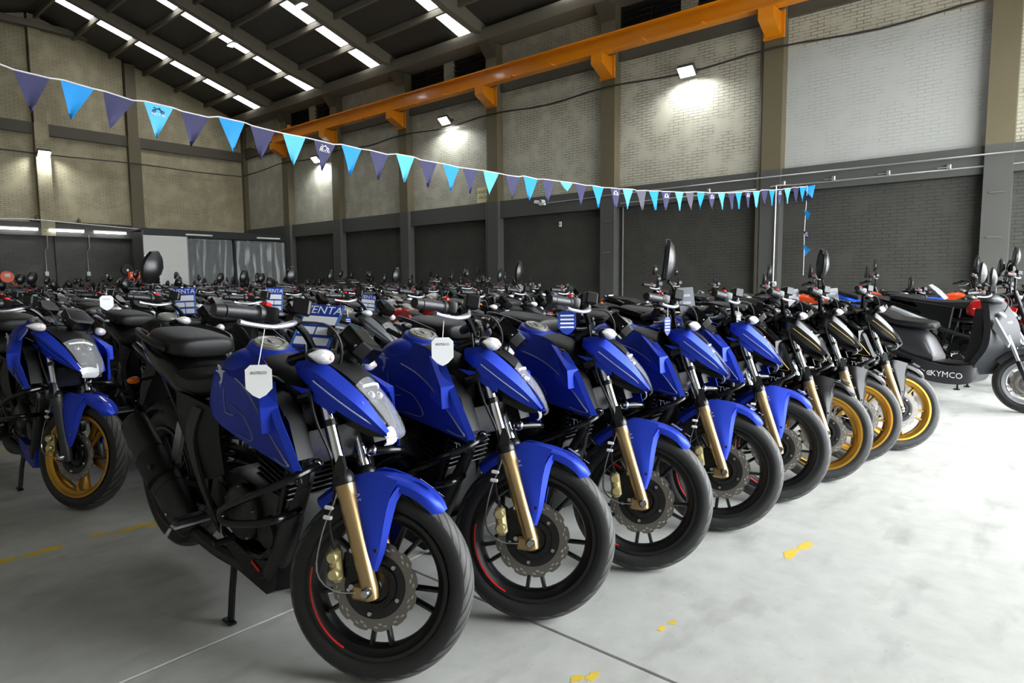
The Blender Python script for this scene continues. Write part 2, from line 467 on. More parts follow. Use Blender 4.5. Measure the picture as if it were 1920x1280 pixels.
# floor: concrete slabs over a joint bed
m = MB().box(((LX + WX) / 2, (FRONT_Y + LY) / 2, -0.105), (WX - LX, LY - FRONT_Y, 0.19))
floor = obj('floor', m, 'joint_fill', label='grey concrete warehouse floor cast in slabs', kind='structure')
jx = [LX, 1.75, 5.7, 9.65, 13.6, WX]; jy = [FRONT_Y, -1.85, 2.17, 6.2, 10.2, 14.2, 18.2, 22.2, 26.2, LY]
for i in range(len(jx) - 1):
    for k in range(len(jy) - 1):
        x0, x1, y0, y1 = jx[i] + 0.003, jx[i + 1] - 0.003, jy[k] + 0.003, jy[k + 1] - 0.003
        z0, z1, b = -0.06, 0.0, 0.004
        vs = [(x0, y0, z0), (x1, y0, z0), (x1, y1, z0), (x0, y1, z0), (x0, y0, z1 - b), (x1, y0, z1 - b), (x1, y1, z1 - b), (x0, y1, z1 - b), (x0 + b, y0 + b, z1), (x1 - b, y0 + b, z1), (x1 - b, y1 - b, z1), (x0 + b, y1 - b, z1)]
        m = MB().add(vs, [(8, 9, 10, 11)] + [(a, (a + 1) % 4, (a + 1) % 4 + 4, a + 4) for a in range(4)] + [(a + 4, (a + 1) % 4 + 4, (a + 1) % 4 + 8, a + 8) for a in range(4)])
        obj('slab', m.mesh('slab', False), 'floor_concrete', floor)
# worn yellow paint marks left on the slabs
def blot(cx, cy, lx, ly, seed, parent=floor):
    rnd = random.Random(seed); n = 22; p = []
    for k in range(n):
        a = 2 * PI * k / n; r = 0.55 + 0.5 * rnd.random(); p.append((cx + math.cos(a) * lx * r, cy + math.sin(a) * ly * r))
    obj('paint_mark', MB().prism(p, 0.0003, 0.0009, 'xy').mesh('paint_mark', False), 'marking_yellow', parent)
for q, (x0, x1, y, w) in enumerate([(-0.1, 0.86, 3.56, 0.035), (0.98, 1.06, 3.575, 0.03), (1.06, 1.27, 3.53, 0.03), (1.2, 1.36, 3.5, 0.022), (0.3, 0.62, 3.6, 0.02), (0.0, 1.2, 6.0, 0.03), (2.88, 3.02, 0.905, 0.03), (3.02, 3.15, 0.87, 0.03), (1.985, 2.03, 1.03, 0.012), (2.05, 2.09, 1.028, 0.014), (1.55, 1.6, 1.11, 0.02), (1.585, 1.65, 1.085, 0.018)]):
    n = max(1, int((x1 - x0) / 0.16))
    for k in range(n):
        d = (x1 - x0) / n; blot(x0 + d * (k + 0.5), y + 0.012 * math.sin(k * 2.3 + q), d * 0.62, w, q * 31 + k)
obj('ground', MB().box((5, -36, -0.12), (120, 60, 0.1)), 'outside_ground', label='concrete yard outside the loading door', kind='structure')

# right wall ---------------------------------------------------------------
wr = obj('wall_right', MB().box((WX + 0.2, (FRONT_Y + LY) / 2, 4.2), (0.3, LY - FRONT_Y, 8.4)), 'grey_concrete', label='long right wall of painted brick bays between concrete columns', kind='structure')
ys = COLS_Y + [LY]
for i in range(len(ys) - 1):
    y0, y1 = ys[i] + 0.2, ys[i + 1] - (0.2 if i < len(ys) - 2 else 0)
    yc, w = (y0 + y1) / 2, y1 - y0
    obj('brick_panel', MB().box((WX + 0.01, yc, 1.55), (0.12, w, 3.1)), 'grey_brick', wr)
    obj('tie_beam', MB().box((WX - 0.07, yc, 3.36), (0.26, w, 0.5)), 'grey_concrete', wr)
    if i == 1:
        obj('brick_panel', MB().box((WX + 0.01, yc, 4.87), (0.12, w, 2.52)), 'white_screen', wr, label='smooth bright white painted area used as a screen')
        obj('brick_panel', MB().box((WX + 0.01, yc, 6.46), (0.12, w, 0.66)), 'white_brick', wr)
    else: obj('brick_panel', MB().box((WX + 0.01, yc, 5.2), (0.12, w, 3.18)), 'white_brick', wr)
    obj('tie_beam', MB().box((WX - 0.05, yc, 6.99), (0.22, w, 0.42)), 'olive_dark', wr)
    louvre = i in (2, 4, 6)
    if not louvre:
        obj('brick_panel', MB().box((WX + 0.01, yc, 7.72), (0.12, w, 1.05)), 'white_brick', wr)
    else:
        win = obj('window_%d' % (i // 2), MB().box((WX + 0.02, yc, 7.72), (0.06, w, 1.0)), 'dark_hole', label='dark louvred window under the eaves, bay %s' % {2: 'nearest the white screen', 4: 'in the middle of the wall', 6: 'in the far corner'}[i], kind='structure')
        for h in (-1, 1):
            for k in range(7):
                M = T((WX - 0.03, yc + h * w * 0.27, 7.28 + k * 0.14)) @ Ry(40)
                obj('slat', MB().box((0, 0, 0), (0.012, w * 0.44, 0.15)), 'louvre_glass', win, M)
            for e in (-0.22, 0, 0.22): obj('mullion', MB().box((WX - 0.04, yc + h * w * 0.27 + e * w, 7.72), (0.03, 0.04, 1.0)), 'dark_hole', win)
        obj('pier', MB().box((WX - 0.03, yc, 7.72), (0.1, 0.42, 1.02)), 'white_brick', win)
for i, y in enumerate(COLS_Y):
    obj('column', MB().box((WX - 0.13, y, 1.8), (0.38, 0.42, 3.6)), 'grey_concrete', wr)
    obj('column', MB().box((WX - 0.131, y, 5.95), (0.378, 0.418, 4.7)), 'olive_concrete', wr)
    obj('column_bracket', MB().prism([(WX - 0.3, 7.75), (WX - 0.3, 8.35), (WX - 0.75, 8.35), (WX - 0.75, 8.2)], y - 0.2, y + 0.2, 'xz'), 'olive_dark', wr)
# eave girder carrying the roof edge
obj('eave_girder', MB().prism([(WX - 0.75, 8.14), (WX + 0.1, 8.14), (WX + 0.1, 8.3), (WX - 0.55, 8.3), (WX - 0.6, 8.42), (WX - 0.85, 8.42), (WX - 0.85, 8.3)], FRONT_Y, LY, 'xz'), 'roof_concrete', wr)
for y in (5.45, 13.7, 21.75):
    obj('drain_pipe', MB().tube([(WX - 0.2, y, 0.1), (WX - 0.2, y, 3.4), (WX - 0.2, y, 3.5), (WX - 0.12, y, 3.75), (WX - 0.12, y, 7.9), (WX - 0.3, y - 0.1, 8.15)], 0.07, 10), 'pipe_paint', wr)
for y in (1.15, 9.35): 
    for z in (1.95, 2.75): obj('column_clip', MB().box((WX - 0.33, y, z), (0.03, 0.22, 0.02)), 'pipe_paint', wr)

# back wall ----------------------------------------------------------------
wb = obj('wall_back', MB().prism([(LX, 0), (WX + 0.3, 0), (WX + 0.3, 8.3), (RIDGE_X, roof_z(RIDGE_X)), (LX, roof_z(LX))], LY + 0.1, LY + 0.4, 'xz'), 'grey_concrete', label='gable end wall of painted brick with olive concrete frame', kind='structure')
cx = [LX, 3.2, 7.2, 10.28, WX]
for i in range(4):
    x0, x1 = cx[i] + 0.22, cx[i + 1] - 0.22; xc, w = (x0 + x1) / 2, x1 - x0
    obj('brick_panel', MB().box((xc, LY + 0.05, 1.5), (w, 0.12, 3.0)), 'grey_brick_back', wb)
    obj('tie_beam', MB().box((xc, LY - 0.04, 3.24), (w, 0.24, 0.48)), 'grey_concrete', wb)
    obj('brick_panel', MB().box((xc, LY + 0.05, 5.06), (w, 0.12, 3.15)), 'white_brick_back', wb)
    obj('tie_beam', MB().box((xc, LY - 0.03, 6.83), (w, 0.22, 0.4)), 'olive_dark', wb)
    obj('brick_panel', MB().prism([(x0, 7.03), (x1, 7.03), (x1, roof_z(x1))] + ([(RIDGE_X, roof_z(RIDGE_X))] if x0 < RIDGE_X < x1 else []) + [(x0, roof_z(x0))], LY, LY + 0.11, 'xz'), 'white_brick_back', wb)
for x, w, mt in ((3.2, 0.44, 'olive_concrete'), (7.2, 0.44, 'white_brick_back'), (10.28, 0.44, 'olive_concrete'), (WX - 0.08, 0.3, 'olive_concrete')):
    obj('column', MB().box((x, LY - 0.06, 5.0), (w, 0.34, 4.0)), 'olive_concrete' if x != 7.2 else mt, wb)
    if x != 7.2: obj('column', MB().box((x, LY - 0.07, 1.75), (w + 0.1, 0.36, 3.5)), 'grey_concrete', wb)
    zt = roof_z(x) - 0.05
    obj('column', MB().box((x, LY - 0.04, (6.6 + zt) / 2), (w - 0.06, 0.3, zt - 6.6)), mt, wb)
obj('collar_beam', MB().box((4.9, LY - 0.22, 10.42), (8.6, 0.3, 0.22)), 'roof_concrete', wb)
obj('roof_ledge', MB().box((8.5, LY - 0.02, 3.52), (3.6, 0.34, 0.05)), 'olive_dark', wb)

# unseen sides of the hall -------------------------------------------------
obj('wall_left', MB().box((LX - 0.15, (FRONT_Y + LY) / 2, 4.3), (0.3, LY - FRONT_Y, 8.6)), 'side_wall', label='plain left wall of the hall', kind='structure')
obj('wall_front', MB().add(*(lambda P: ([(x, y, z) for y in (FRONT_Y - 0.3, FRONT_Y) for x, z in P], [tuple(range(len(P)))[::-1], tuple(range(len(P), 2 * len(P)))] + [(i, (i + 1) % len(P), (i + 1) % len(P) + len(P), i + len(P)) for i in range(len(P))]))([(LX, 0), (DOOR_X0, 0), (DOOR_X0, DOOR_Z), (DOOR_X1, DOOR_Z), (DOOR_X1, 0), (WX + 0.3, 0), (WX + 0.3, 8.3), (RIDGE_X, roof_z(RIDGE_X)), (LX, roof_z(LX))])), 'front_wall', label='front wall with the wide open loading door', kind='structure')

# roof ---------------------------------------------------------------------
PURL = [14.45, 13.25, 12.05, 10.85, 9.65, 8.45, 7.25]
STRIPS = [-1.9, 2.1, 6.15, 10.2, 14.2, 18.5, 22.5, 26.5]
SW = 0.5
ceil = obj('ceiling', MB().box((RIDGE_X, (FRONT_Y + LY) / 2, roof_z(RIDGE_X) + 0.12), (0.5, LY - FRONT_Y, 0.05)), 'roof_sheet', label='sloping dark sheet roof with translucent skylight strips', kind='structure')
def slope_slab(x0, x1, y0, y1, t, lift=0.0):
    z0, z1 = roof_z(x0) + lift, roof_z(x1) + lift
    return MB().add([(x0, y0, z0), (x1, y0, z1), (x1, y1, z1), (x0, y1, z0), (x0, y0, z0 + t), (x1, y0, z1 + t), (x1, y1, z1 + t), (x0, y1, z0 + t)], [(3, 2, 1, 0), (4, 5, 6, 7), (0, 1, 5, 4), (1, 2, 6, 5), (2, 3, 7, 6), (3, 0, 4, 7)])
edges = [FRONT_Y]
for y in STRIPS: edges += [y - SW / 2, y + SW / 2]
edges += [LY + 0.3]
for k in range(0, len(edges) - 1, 2):
    obj('roof_panel', slope_slab(RIDGE_X, WX + 0.3, edges[k], edges[k + 1], 0.06), 'roof_sheet', ceil)
obj('roof_panel', slope_slab(LX - 0.3, RIDGE_X, FRONT_Y, LY + 0.3, 0.06), 'roof_sheet', ceil)
for y in STRIPS:
    xs = [14.75] + PURL
    obj('roof_panel', slope_slab(14.5, WX + 0.3, y - SW / 2, y + SW / 2, 0.06), 'roof_sheet', ceil)
    for a, b in zip(xs[1:], xs[:-1]):
        if b == 14.75: continue
        obj('skylight_pane', slope_slab(a + 0.03, b - 0.03, y - SW / 2, y + SW / 2, 0.02, 0.02), 'skylight_glow', ceil)
        obj('roof_panel', slope_slab(a - 0.04, a + 0.04, y - SW / 2, y + SW / 2, 0.06), 'roof_sheet', ceil)
for x in PURL + [5.0, 3.0, 1.0]:
    z = roof_z(x)
    obj('purlin', MB().box((x, (FRONT_Y + LY) / 2, z - 0.09), (0.09, LY - FRONT_Y, 0.17)), 'roof_concrete', ceil)
for y in COLS_Y[:7] + [25.2]:
    R = [(WX - 0.45, 8.32), (WX - 0.45, 8.55), (WX, 8.5), (RIDGE_X, roof_z(RIDGE_X) - 0.15), (RIDGE_X, roof_z(RIDGE_X) - 0.44), (12.9, roof_z(12.9) - 0.44), (13.9, roof_z(13.9) - 0.36)]
    obj('rafter', MB().prism(R, y - 0.12, y + 0.12, 'xz'), 'roof_concrete', ceil)
    obj('rafter', MB().prism([(2 * RIDGE_X - x, z) for x, z in R], y - 0.12, y + 0.12, 'xz'), 'roof_concrete', ceil)

# ------------------------------------------------------------------ crane rail, lamps, wiring
rail = MB()
rx, z0, z1 = 14.3, 6.86, 7.28
rail.prism([(rx - 0.13, z0), (rx + 0.13, z0), (rx + 0.13, z0 + 0.03), (rx + 0.015, z0 + 0.04), (rx + 0.015, z1 - 0.04), (rx + 0.13, z1 - 0.03), (rx + 0.13, z1), (rx - 0.13, z1), (rx - 0.13, z1 - 0.03), (rx - 0.015, z1 - 0.04), (rx - 0.015, z0 + 0.04), (rx - 0.13, z0 + 0.03)], FRONT_Y + 0.4, 25.2, 'xz')
rail_o = obj('crane_rail', rail, 'crane_orange', label='long orange steel crane rail high along the right wall', cat='crane rail')
for y in COLS_Y:
    obj('bracket', MB().prism([(WX - 0.32, 6.4), (WX - 0.32, 6.85), (rx - 0.16, 6.85), (rx - 0.16, 6.62), (WX - 0.42, 6.4)], y - 0.16, y + 0.16, 'xz'), 'crane_orange', rail_o)
    obj('bracket_plate', MB().bbox((WX - 0.345, y, 6.62), (0.05, 0.46, 0.56), 0.008), 'crane_orange', rail_o)
    for d in (-1.35, 1.35): obj('rail_clip', MB().box((rx - 0.16, y + d, z0 + 0.0), (0.24, 0.05, 0.03)), 'crane_orange', rail_o)
obj('rail_stop', MB().bbox((rx, 23.9, z1 + 0.07), (0.12, 0.1, 0.16), 0.01), 'crane_orange', rail_o)

def cable(name, pts, r, m, label, sub=4, cat='cable', **k): return obj(name, MB().tube(pts, r, 6, sub), m, label=label, cat=cat, **k)
pts = [(WX - 0.36, -3, 6.15)]
for a, b in zip(COLS_Y[1:], COLS_Y[2:] + [LY - 0.2]):
    pts += [(WX - 0.36, a, 6.15), (WX - 0.22, (a + b) / 2, 6.09)]
pts += [(WX - 0.3, LY - 0.25, 5.97)]
cable('wall_cable', pts, 0.022, 'cable_black', 'dark cable run along the white brick above the right wall lamps')
cable('wall_cable', [(WX - 0.35, LY - 0.2, 5.97), (12.6, LY - 0.16, 5.95), (10.28, LY - 0.3, 5.97), (7.2, LY - 0.18, 5.93), (3.2, LY - 0.3, 5.95)], 0.022, 'cable_black', 'dark cable run across the white brick of the back wall')
def conduit(pts, label, r=0.016): return cable('conduit', pts, r, 'conduit_steel', label, 0, 'conduit', group='steel conduits on the right wall')
conduit([(WX - 0.22, 11.4, 3.40), (WX - 0.22, 9.7, 3.42), (WX - 0.35, 9.5, 3.42), (WX - 0.35, 5.3, 3.44), (WX - 0.35, -2, 3.42)], 'upper steel conduit running along the grey beam of the right wall')
conduit([(WX - 0.22, 9.0, 3.2), (WX - 0.22, 5.5, 3.22), (WX - 0.35, 5.0, 3.24), (WX - 0.22, 4.7, 3.24), (WX - 0.22, -2, 3.24)], 'lower steel conduit along the foot of the grey beam')
conduit([(WX - 0.1, 9.0, 3.2), (WX - 0.1, 9.0, 0.8)], 'vertical conduit dropping beside the column left of the bunting middle')
conduit([(WX - 0.36, 5.02, 3.24), (WX - 0.36, 5.03, 1.15)], 'vertical conduit dropping down the column near the bunting end')
for i, (y, z) in enumerate(((1.9, 3.29), (2.9, 3.29), (3.9, 3.29), (4.9, 3.29), (6.6, 3.29))):
    o = empty('conduit_box', T((WX - 0.25, y, z)), label='small grey junction box on the lower wall conduit, %s from the right edge' % ('first', 'second', 'third', 'fourth', 'fifth')[i], cat='junction box', group='junction boxes on the conduit')
    obj('box_body', MB().bbox((0, 0, 0), (0.07, 0.07, 0.09), 0.01), 'conduit_steel', o)
    obj('arm', MB().box((-0.02, 0.1, -0.01), (0.03, 0.16, 0.02)), 'conduit_steel', o)
o = empty('socket_box', T((WX - 0.34, 5.05, 1.12)), label='pale socket box at the foot of the column conduit', cat='socket'); obj('box_body', MB().bbox((0, 0, 0), (0.06, 0.16, 0.1), 0.012), 'cable_white', o); obj('outlet', MB().box((-0.031, 0, 0), (0.004, 0.05, 0.05)), 'dark_hole', o)
o = empty('wall_switch', T((WX - 0.07, 11.05, 2.8)), label='small white switch on the dark grey brick', cat='switch'); obj('plate', MB().bbox((0, 0, 0), (0.03, 0.09, 0.14), 0.01), 'cable_white', o); obj('button', MB().box((-0.017, 0, 0), (0.006, 0.03, 0.05)), 'card_grey', o)
o = empty('security_camera', T((WX - 0.3, 11.55, 3.42)), label='white twin-headed security camera on the grey beam', cat='camera')
obj('base', MB().bbox((0.05, 0, -0.04), (0.1, 0.2, 0.06), 0.01), 'cable_white', o)
for d in (-0.1, 0.1): obj('camera_head', MB().lathe([(0.0, -0.1), (0.045, -0.1), (0.05, 0.04), (0.03, 0.08), (0, 0.08)], 14, 'x', (-0.05, d, 0.02)), 'cable_white', o)
obj('lens', MB().lathe([(0.0, 0), (0.028, 0), (0.028, 0.01), (0, 0.01)], 12, 'x', (-0.155, -0.1, 0.02)), 'dark_hole', o)
o = empty('wall_sign', T((WX - 0.1, 13.95, 3.87)), label='small cream wall sign with black capital letters on white brick', cat='sign')
obj('panel', MB().bbox((0, 0, 0), (0.02, 0.56, 0.46), 0.004), 'sign_cream', o)
for t, z in (('CANASTAS', 0.09), ('VACIAS', -0.08)): obj('lettering', text_mesh(t, 0.125), 'ink_black', o, frame((-0.013, 0, z), (0, -1, 0), (0, 0, 1)))

def flood(M, label):
    o = empty('flood_lamp', M, label=label, cat='lamp', group='wall flood lamps')
    obj('housing', MB().bbox((0, 0, 0), (0.42, 0.1, 0.3), 0.02), 'lamp_body', o, T((0, -0.28, 0)) @ Rx(48))
    obj('glass', MB().bbox((0, -0.056, 0), (0.37, 0.012, 0.25), 0.004), 'lamp_glow', o, T((0, -0.28, 0)) @ Rx(48))
    obj('arm', MB().tube([(0.19, -0.28, 0), (0.2, -0.14, 0.03), (0.1, 0, 0.03), (-0.1, 0, 0.03), (-0.2, -0.14, 0.03), (-0.19, -0.28, 0)], 0.012, 6), 'lamp_body', o)
    l = bpy.data.lights.new('flood_lamp_light', 'SPOT'); l.energy = LAMP_W; l.spot_size = math.radians(150); l.spot_blend = 0.6; l.shadow_soft_size = 0.1; l.color = (0.92, 0.97, 1.0)
    lo = bpy.data.objects.new('flood_lamp_light', l); COL.objects.link(lo); lo.parent = o; lo.matrix_local = T((0, -0.36, -0.1)) @ Rx(22)
    return o
RW = Rz(-90)      # lamp faces -x on the right wall
flood(T((WX - 0.08, 7.15, 6.1)) @ RW, 'flood lamp glaring on the white brick right of the middle, brightest')
flood(T((WX - 0.08, 15.35, 6.3)) @ RW, 'flood lamp on the right wall above the small cream sign')
flood(T((WX - 0.08, 22.6, 6.0)) @ RW, 'flood lamp on the right wall behind the lettered navy flag')
flood(T((7.2, LY - 0.05, 5.95)), 'flood lamp on the back wall at the far left')
for (x, y, z), t in (((10.25, 16.3, 8.7), 'nearer the camera'), ((10.36, 20.4, 8.66), 'in front of a skylight strip')):
    o = empty('hanging_lamp', T((x, y, z)), label='bright rectangular lamp hanging from the roof, ' + t, cat='lamp', group='hanging roof lamps')
    obj('housing', MB().bbox((0, 0, 0.03), (0.2, 0.42, 0.06), 0.02), 'lamp_body', o)
    obj('glass', MB().bbox((0, 0, -0.01), (0.17, 0.38, 0.03), 0.01), 'lamp_glow', o)
    obj('wire', MB().tube([(0, 0, 0.05), (0, 0, roof_z(x) - z)], 0.006, 5), 'cable_black', o)
for i, x in enumerate((6.3, 7.75, 9.2)):
    t = ('leftmost', 'middle', 'rightmost')[i]
    o = empty('strip_light', T((x, LY - 0.3, 3.2)), label='glowing fluorescent strip on the back wall beam, %s of the three' % t, cat='lamp', group='fluorescent strips on the back wall')
    obj('fixture', MB().bbox((0, 0.04, 0.05), (1.15, 0.1, 0.06), 0.01), 'board_white', o)
    obj('tube', MB().tube([(-0.55, 0, 0), (0.55, 0, 0)], 0.035, 8), 'tube_glow', o)
for i, x in enumerate((7.15, 8.5)):
    o = obj('drop_conduit', MB().tube([(x, LY - 0.15, 3.1), (x, LY - 0.15, 2.6), (x - 0.06, LY - 0.05, 2.45), (x - 0.06, LY - 0.05, 1.65)], 0.018, 6), 'conduit_steel', label='thin vertical conduit on the grey back wall, %s strip light' % ('under the left', 'under the right')[i], cat='conduit', group='drop conduits on the back wall')
    obj('outlet', MB().bbox((x - 0.06, LY - 0.06, 1.62), (0.12, 0.06, 0.16), 0.01), 'cable_white', o)
for i, (x, z) in enumerate(((6.9, 3.62), (8.2, 3.6))):
    o = empty('pipe_clamp', T((x, LY - 0.15, z)), label='small pipe clamp above the back wall beam, %s one' % ('left', 'right')[i], cat='clamp'); obj('body', MB().bbox((0, 0, 0), (0.12, 0.12, 0.1), 0.02), 'olive_dark', o); obj('stem', MB().tube([(0, 0, 0.05), (0, 0, 0.12)], 0.02, 6), 'olive_dark', o)
cable('wall_cable', [(5.6, LY - 0.3, 3.5), (6.6, LY - 0.3, 3.56), (8.0, LY - 0.3, 3.5), (9.9, LY - 0.3, 3.42), (10.3, LY - 0.35, 3.4)], 0.015, 'cable_white', 'pale cable sagging along the back wall beam above the strip lights')

# plastic-wrapped booth in the far corner ------------------------------------
BY = 25.2
b = empty('booth', T((11.9, BY, 0)), label='dark framed booth with plastic sheeting in the far corner', cat='booth')
def bx(name, x0, x1, y0, y1, z0, z1, m): return obj(name, MB().bbox(((x0 + x1) / 2 - 11.9, (y0 + y1) / 2 - BY, (z0 + z1) / 2), (x1 - x0, y1 - y0, z1 - z0), 0.01), m, b)
bx('header', 9.2, 14.72, BY - 0.05, BY + 0.25, 2.92, 3.2, 'booth_dark')
for x in (10.62, 12.5, 14.7): bx('post', x - 0.06, x + 0.04, BY - 0.05, BY + 0.1, 0, 2.95, 'booth_dark')
bx('back_panel', 10.6, 14.7, BY + 1.2, BY + 1.3, 0, 2.9, 'booth_back')
bx('roof_panel', 9.2, 14.72, BY, BY + 1.3, 3.14, 3.2, 'booth_dark')
for i, (x0, x1) in enumerate(((10.66, 12.42), (12.56, 14.64))):
    rows = []
    for k in range(25):
        x = x0 + (x1 - x0) * k / 24
        rows.append([(x - 11.9, 0.03 * math.sin(k * 1.7 + i) + 0.02 * math.sin(k * 0.6 + j * 0.8), 2.9 - 2.85 * j / 10) for j in range(11)])
    obj('plastic_sheet', MB().grid(rows), 'plastic_clear', b)
for x in (11.1, 13.9): bx('ceiling_strip', x - 0.5, x + 0.5, BY - 0.12, BY - 0.05, 3.0, 3.06, 'board_white')
o = empty('white_panel', T((9.85, BY - 0.15, 0)), label='tall plain white board standing left of the plastic booth', cat='board')
obj('board', MB().bbox((0, 0, 1.48), (1.5, 0.05, 2.92), 0.01), 'board_white', o); obj('edge_strip', MB().box((0.76, 0, 1.48), (0.03, 0.07, 2.94)), 'silver_alloy', o)

# ------------------------------------------------------------------ bunting
FL = [(1.48,6.48,2.93,1.7,6.45,2.91),(1.8,6.43,2.91,1.99,6.4,2.88),(2.09,6.38,2.87,2.29,6.35,2.83),(2.39,6.34,2.84,2.6,6.3,2.82),(2.69,6.29,2.8,2.9,6.25,2.78),(3.0,6.24,2.8,3.23,6.2,2.78),(3.31,6.19,2.76,3.5,6.16,2.74),(3.61,6.14,2.73,3.83,6.11,2.72),(3.95,6.09,2.71,4.14,6.06,2.69),(4.23,6.04,2.7,4.46,6.01,2.68),(4.57,5.99,2.68,4.78,5.96,2.66),(4.9,5.94,2.68,5.12,5.9,2.67),(5.21,5.89,2.65,5.42,5.85,2.64),(5.53,5.84,2.64,5.75,5.8,2.62),(5.82,5.79,2.62,6.03,5.76,2.62),(6.13,5.74,2.62,6.37,5.7,2.61),(6.51,5.68,2.6,6.72,5.65,2.6),(6.8,5.64,2.62,7.05,5.6,2.6),(7.14,5.58,2.61,7.36,5.55,2.61),(7.47,5.53,2.61,7.71,5.49,2.61),(7.77,5.48,2.61,7.99,5.45,2.6),(8.12,5.43,2.61,8.36,5.39,2.6),(8.53,5.36,2.61,8.72,5.33,2.61),(8.8,5.32,2.62,9.02,5.28,2.63),(9.14,5.27,2.62,9.33,5.23,2.64),(9.42,5.22,2.64,9.67,5.18,2.66),(9.77,5.17,2.66,9.96,5.13,2.67),(10.11,5.11,2.68,10.33,5.08,2.69),(10.42,5.06,2.7,10.6,5.03,2.72),(10.72,5.01,2.73,10.95,4.98,2.74),(11.06,4.96,2.74,11.27,4.93,2.76),(11.35,4.91,2.77,11.59,4.88,2.79),(11.68,4.86,2.79,11.89,4.83,2.81),(11.92,4.82,2.82,12.14,4.79,2.84),(12.23,4.77,2.86,12.46,4.74,2.88),(12.53,4.73,2.89,12.78,4.69,2.91),(12.84,4.68,2.94,13.06,4.64,2.96),(13.12,4.63,2.96,13.34,4.6,2.98),(13.46,4.58,3.0,13.61,4.56,3.01),(13.72,4.54,3.04,13.98,4.5,3.07),(14.09,4.48,3.1,14.26,4.45,3.11),(14.35,4.44,3.13,14.58,4.4,3.15)]
line = [(-1.9, 7.02, 3.4), (0.3, 6.66, 3.05), (1.39, 6.495, 2.955)]
for a in FL: line += [a[:3], a[3:]]
line += [(14.68, 4.39, 3.18), (14.7, 4.4, 3.0), (14.69, 4.41, 2.6), (14.68, 4.42, 2.2), (14.68, 4.41, 1.75), (14.67, 4.41, 1.3)]
bunting = obj('bunting', MB().tube(line, 0.006, 5), 'string_white', label='string of navy and light blue pennant flags crossing the hall', cat='bunting')
def flag_mesh(w, h, seed):
    rows = []; rnd = random.Random(seed); sk = rnd.uniform(-0.12, 0.12) * w; ph = rnd.uniform(0, 6)
    for j in range(7):
        t = j / 6; hw = w / 2 * (1 - t) + 0.002
        rows.append([(-hw + 2 * hw * k / 4 + sk * t, 0.014 * math.sin(ph + t * 4 + k * 0.9) * t, -h * t) for k in range(5)])
    g = MB().grid(rows)
    n = len(g.v); g.v += [(x, y + 0.0012, z) for x, y, z in g.v[:n]]; g.f += [tuple(i + n for i in f[::-1]) for f in g.f[:]]
    return g
moto = MB().tube([(-0.028, 0, 0), (-0.012, 0, 0.016), (0.01, 0, 0.016), (0.03, 0, 0.0)], 0.0035, 5)
for d in (-0.03, 0.03): moto.lathe([(0.008, 0), (0.013, 0), (0.013, 0.002), (0.008, 0.002)], 12, 'y', (d, 0, -0.004), True)
moto.tube([(0.004, 0, 0.016), (0.012, 0, 0.026), (0.0, 0, 0.024)], 0.003, 5).tube([(-0.02, 0, 0.02), (-0.034, 0, 0.024)], 0.004, 5)
moto_me = moto.mesh('motorcycle_print')
PRINT = {3: 'ink', 8: 'w', 22: 'w', 26: 'w', 30: 'w', 34: 'w', 38: 'w'}
def place_flag(i, o, ax, w, h, mt, pr=None, down=(0, 0, 1)):
    f = obj('flag', flag_mesh(w, h, i * 13 + 5), mt, bunting, frame(o, ax, Vector(down).cross(Vector(ax))))
    if pr:
        s = w / 0.26
        for me, z, k, mm in ((moto_me, -0.065, 1.25, 'flag_ink' if pr == 'ink' else 'decal_white'), (None, -0.1, 1, 'decal_white')):
            if me is not None: obj('motorcycle_print', me, mm, f, T((0, -0.008, z * s)) @ Matrix.Scale(k * s, 4))
            else: obj('lettering', text_mesh('MOTAI', 0.04), mm, f, T((0, -0.008, z * s)) @ Rx(90) @ Matrix.Scale(s, 4))
for i, a in enumerate(FL):
    p, q = Vector(a[:3]), Vector(a[3:]); w = (q - p).length
    if w < 0.235: w = 0.235
    h = 0.30
    mt = ('flag_navy' if i % 2 == 0 else ('flag_cyan' if (i // 2) % 2 == 0 or i in (13, 17) else 'flag_sky'))
    if i in (24, 28): mt = 'flag_grey'
    if i == 19: h = 0.13
    place_flag(i, (p + q) / 2 - Vector((0, 0, 0.004)), (q - p), w, h, mt, PRINT.get(i))
place_flag(50, (14.7, 4.36, 3.17), (0.3, -1, 0.2), 0.24, 0.26, 'flag_cyan')
for k, (z, mt, w) in enumerate(((2.95, 'flag_navy', 0.2), (2.62, 'flag_cyan', 0.24), (2.2, 'flag_navy', 0.2), (1.88, 'flag_cyan', 0.26))):
    place_flag(60 + k, (14.68, 4.41, z - 0.05), (-0.15, 0.35 if k < 3 else 0.1, 1), w, 0.14, mt, 'w' if k == 2 else None, (0.2, 0.9, 0.35))

